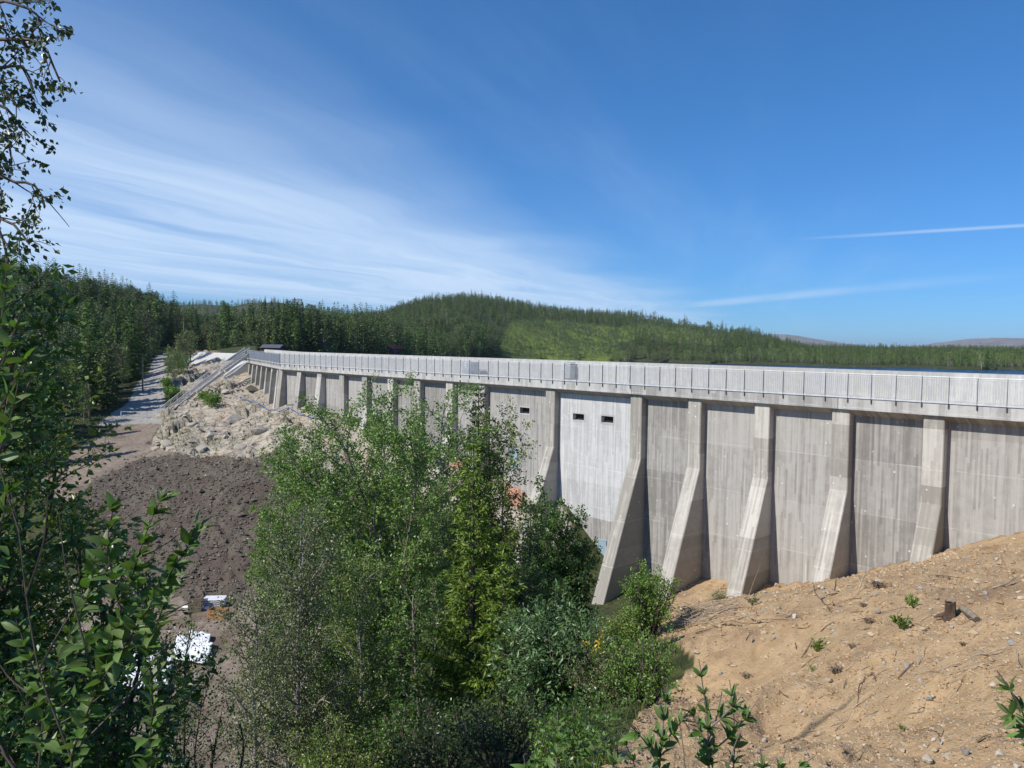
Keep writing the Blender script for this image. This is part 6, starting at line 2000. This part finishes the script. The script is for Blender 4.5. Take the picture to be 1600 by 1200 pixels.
sprout('small fresh green sprout left of the tree stump', 1427, 952, 26, L_fresh, 16, 0.22, 0.4, 1)
sprout('leafy green sprout on the slope below and left of the stump', 1406, 986, 28, L_birch, 18, 0.24, 0.5, 2)
sprout('low green sprout in the left middle of the sandy slope', 1277, 1020, 28, L_birch, 18, 0.2, 0.5, 3)
sprout('tiny pale green weed above the root clump', 1268, 1050, 14, L_fresh, 8, 0.24, 0.4, 4)
sprout('small weed near the bottom middle of the slope', 1411, 1145, 12, L_birch, 8, 0.3, 0.5, 5)
sprout('dry grey green weed near the brush heap on the slope rim', 1175, 948, 24, L_grey, 16, 0.2, 0.3, 6)


def blades(name, label, n, sampler, mat, hmin, hmax, seed):
    rng = np.random.default_rng(seed)
    x, y, sc = sampler(rng, n); n = len(x)
    z = land(x, y)-0.01
    ax = rng.normal(size=(n, 3))*0.35; ax[:, 2] = 1
    V, T_ = leaf_quads(np.stack([x, y, z], -1), ax, rng.uniform(hmin, hmax, n)*sc, 0.09, rng, 0.2)
    o = obj(name, mesh_from(name, V, T_, None, [mat])); o['kind'] = 'stuff'; o['label'] = label; o['category'] = 'grass'


def rim(rng, n):
    px = rng.uniform(860, 1120, n*4); d = np.exp(rng.uniform(math.log(4.5), math.log(38), n*4))
    x = (px-800)/F*d; y = d; z = land(x, y); qx, qy = proj(x, y, z)
    i = np.nonzero(~inpoly(qx, qy, POLY['earth']) & (qx < 1120) & (fbm(x*.6, y*.6, 3, 5) > -0.15))[0][:n]
    return x[i], y[i], 0.5+d[i]*0.02
blades('grass', 'grass and low herbs on the shaded bank beside the sandy slope', 4500, rim, L_grass, 0.10, 0.34, 7)
def rimweed(rng, n):
    px = rng.uniform(840, 1050, n*4); d = np.exp(rng.uniform(math.log(5.0), math.log(14), n*4))
    x = (px-800)/F*d; y = d; z = land(x, y); qx, qy = proj(x, y, z)
    i = np.nonzero(~inpoly(qx, qy, POLY['earth']))[0][:n]
    return x[i], y[i], 0.6+d[i]*0.02
rngw = np.random.default_rng(9)
x_, y_, s_ = rimweed(rngw, 1500)
ax_l = rngw.normal(size=(len(x_), 3)); ax_l[:, 2] = np.abs(ax_l[:, 2])*0.5
V, T_ = leaf_quads(np.stack([x_, y_, land(x_, y_)+rngw.uniform(0.02, 0.5, len(x_))], -1), ax_l, 0.07*s_, 0.6, rngw, 0.2)
o = obj('undergrowth', mesh_from('undergrowth', V, T_, None, [L_deep])); o['kind'] = 'stuff'; o['label'] = 'leafy undergrowth below the trees and beside the sandy slope'; o['category'] = 'undergrowth'
def rocktuft(rng, n):
    px = rng.uniform(235, 470, n*8); d = rng.uniform(85, 128, n*8)
    x = (px-800)/F*d; y = d; z = land(x, y); qx, qy = proj(x, y, z)
    i = np.nonzero(inpoly(qx, qy, POLY['rock']) & (fbm(x*.22, y*.22, 3, 55) > 0.17))[0][:n]
    return x[i], y[i], np.full(len(i), 2.2)
blades('grass', 'green grass tufts growing in the hollows of the pale outcrop', 2600, rocktuft, L_grass, 0.1, 0.3, 8)

# ------------------------------------------------------------------ site clutter
def crate(label, px, py, wpx, hpx, dep, mat, rot, name='wooden_crate', cat='crate', slats=4):
    q, d = hit(px, py); q = q.copy()
    w_, h = wpx/F*d, hpx/F*d
    t = thing(name, label, cat, q, rot)
    for i in range(slats):
        z0 = h*i/slats; z1 = h*(i+0.86)/slats
        for y_ in (-dep/2, dep/2): obj('slat', MB().box(-w_/2, w_/2, y_-0.02, y_+0.02, z0, z1).mesh('slat', [mat]), t)
        for x_ in (-w_/2+0.02, w_/2-0.02): obj('slat', MB().box(x_-0.02, x_+0.02, -dep/2+0.021, dep/2-0.021, z0, z1).mesh('slat', [mat]), t)
    for x_ in (-w_/2+0.06, w_/2-0.06):
        for y_ in (-dep/2+0.05, dep/2-0.05): obj('corner_post', MB().box(x_-0.03, x_+0.03, y_-0.028, y_+0.028, -0.1, h).mesh('corner_post', [mat]), t)
    obj('base', MB().box(-w_/2+0.05, w_/2-0.05, -dep/2+0.03, dep/2-0.03, -0.05, 0.03).mesh('base', [mat]), t)


crate('brown wooden crate at the foot of the spoil slope', 306, 955, 20, 22, 0.9, M_wood, 0.2)
crate('low orange brown box of boards in the yard beside the spoil', 341, 966, 28, 14, 0.8, M_ply, -0.1, 'formwork_box', 'box', 2)
crate('dark wooden box with a lid near the dam wall behind the trees', 808, 757, 12, 9, 0.7, M_wood, 0.8, 'wooden_crate', 'crate', 2)
q, d = hit(336, 948); q = q.copy()
t = thing('plank_stack', 'stack of pale planks on bearers beside the brown crate', 'planks', q, 0.1)
for l in range(4):
    for j in range(5):
        obj('plank', MB().box(-0.75+rs.normal()*0.04, 0.75+rs.normal()*0.04, -0.5+j*0.21, -0.5+j*0.21+0.17, 0.1+l*0.14, 0.15+l*0.14).mesh('plank', [M_whitep]), t)
    for x_ in (-0.5, 0.5): obj('bearer', MB().box(x_-0.04, x_+0.04, -0.55, 0.55, 0.03+l*0.14, 0.098+l*0.14).mesh('bearer', [M_wood]), t)
a, b = on_ground(285, 953, 0.12), on_ground(326, 955, 0.12)
t = thing('pipe', 'grey plastic pipe lying in the yard below the brown crate', 'pipe', a)
obj('pipe_wall', MB().tube([(0, 0, 0), tuple(b-a)], 0.11, 10).mesh('pipe_wall', [M_whitep]), t)
obj('socket', MB().tube([tuple((b-a)*0.9), tuple((b-a)*0.99)], 0.14, 10, True).mesh('socket', [M_whitep]), t)
def sheet(label, pix, mat, th=0.12, name='white_sheeting', cat='sheeting'):
    pts = [on_ground(x, y, 0.06) for x, y in pix]
    c = sum(pts, Vector())/4
    n = 18; V = []
    for i in range(n+1):
        for j in range(n+1):
            u_, v_ = i/n, j/n
            p = pts[0]*(1-u_)*(1-v_)+pts[1]*u_*(1-v_)+pts[2]*u_*v_+pts[3]*(1-u_)*v_-c
            V.append((p.x, p.y, ground_z(p.x+c.x, p.y+c.y)-c.z+0.14+th*(0.9+0.4*math.sin(i*0.7+j*0.4))))
    Q = [[i*(n+1)+j, (i+1)*(n+1)+j, (i+1)*(n+1)+j+1, i*(n+1)+j+1] for i in range(n) for j in range(n)]
    o = obj(name, mesh_from(name, V, None, Q, [mat], True), None, c)
    sm = o.modifiers.new('thickness', 'SOLIDIFY'); sm.thickness = 0.06
    return tag(o, label, cat)
sheet('cream white insulation sheet lying in the yard right of the goat willow', [(294, 990), (330, 997), (326, 1012), (300, 1006)], M_whitep)
sheet('bluish white tarpaulin spread in the yard below the cream sheet', [(278, 1002), (334, 1014), (322, 1046), (268, 1038)], M_whitep)
sheet('white tarpaulin half hidden by the left foreground leaves', [(196, 1028), (272, 1030), (262, 1080), (180, 1088)], M_whitep)
sheet('large white sheet at the bottom of the yard behind the goat willow', [(120, 1060), (186, 1066), (176, 1110), (100, 1104)], M_whitep)
sheet('rust red sheeting on the bank behind the spruce spire', [(792, 768), (818, 776), (814, 800), (786, 792)], M_rust, 0.3, 'red_sheeting')
sheet('faded red sheeting on the rock behind the willow stems', [(640, 712), (668, 718), (664, 730), (636, 726)], M_rust, 0.3, 'red_sheeting')
sheet('orange red sheeting on the rock near the middle buttresses', [(702, 724), (726, 728), (722, 742), (698, 738)], M_rust, 0.3, 'red_sheeting')
# orange marker
q = on_ground(626, 733)
t = thing('marker_post', 'orange plastic warning post on the rock behind the willow', 'marker', q)
obj('post', MB().tube([(0, 0, 0), (0, 0, 0.9), (0, 0, 1.75)], [0.24, 0.20, 0.13], 10, True).mesh('post', [M_orange]), t)
obj('foot', MB().box(-0.35, 0.35, -0.35, 0.35, -0.2, 0.07).mesh('foot', [M_dark]), t)
obj('band', MB().tube([(0, 0, 1.05), (0, 0, 1.25)], [0.205, 0.19], 10).mesh('band', [M_whitep]), t)
# hoses
def hose(label, pix, r, mat, dz=0.08):
    pts = [on_ground(x, y, dz) for x, y in pix]
    fine = []
    for a, b in zip(pts[:-1], pts[1:]):
        for i in range(6):
            p = a.lerp(b, i/6); p.z = max(p.z, ground_z(p.x, p.y)+dz) ; fine.append(p)
    o = pts[0]
    tag(obj('hose', MB().tube([tuple(p-o) for p in fine], r, 6, True).mesh('hose', [mat]), None, o), label, 'hose')
hose('blue hose running over the pale bedrock under the far buttresses', [(368, 620), (384, 628), (402, 634), (420, 642), (436, 646), (452, 646), (472, 652), (495, 655), (510, 662)], 0.06, M_blue, 0.12)
hose('blue hose on the bank right of the spruce spire', [(774, 735), (790, 745), (803, 752), (818, 764)], 0.07, M_blue, 0.2)
# things in the yard behind the leaves
q = on_ground(110, 1042)
t = thing('machine_bucket', 'small red painted machine part standing in the yard behind the left foreground', 'machine part', q, 0.5)
obj('shell', MB().prism([(-0.5, 0), (0.5, 0.05), (0.6, 0.7), (0.4, 0.9), (-0.5, 0.6)], -0.7, 0.7).mesh('shell', [M_red]), t)
obj('arm', MB().beam((0, 0, 0.6), (0.2, 1.0, 1.3), 0.12, 0.2).mesh('arm', [M_red]), t)
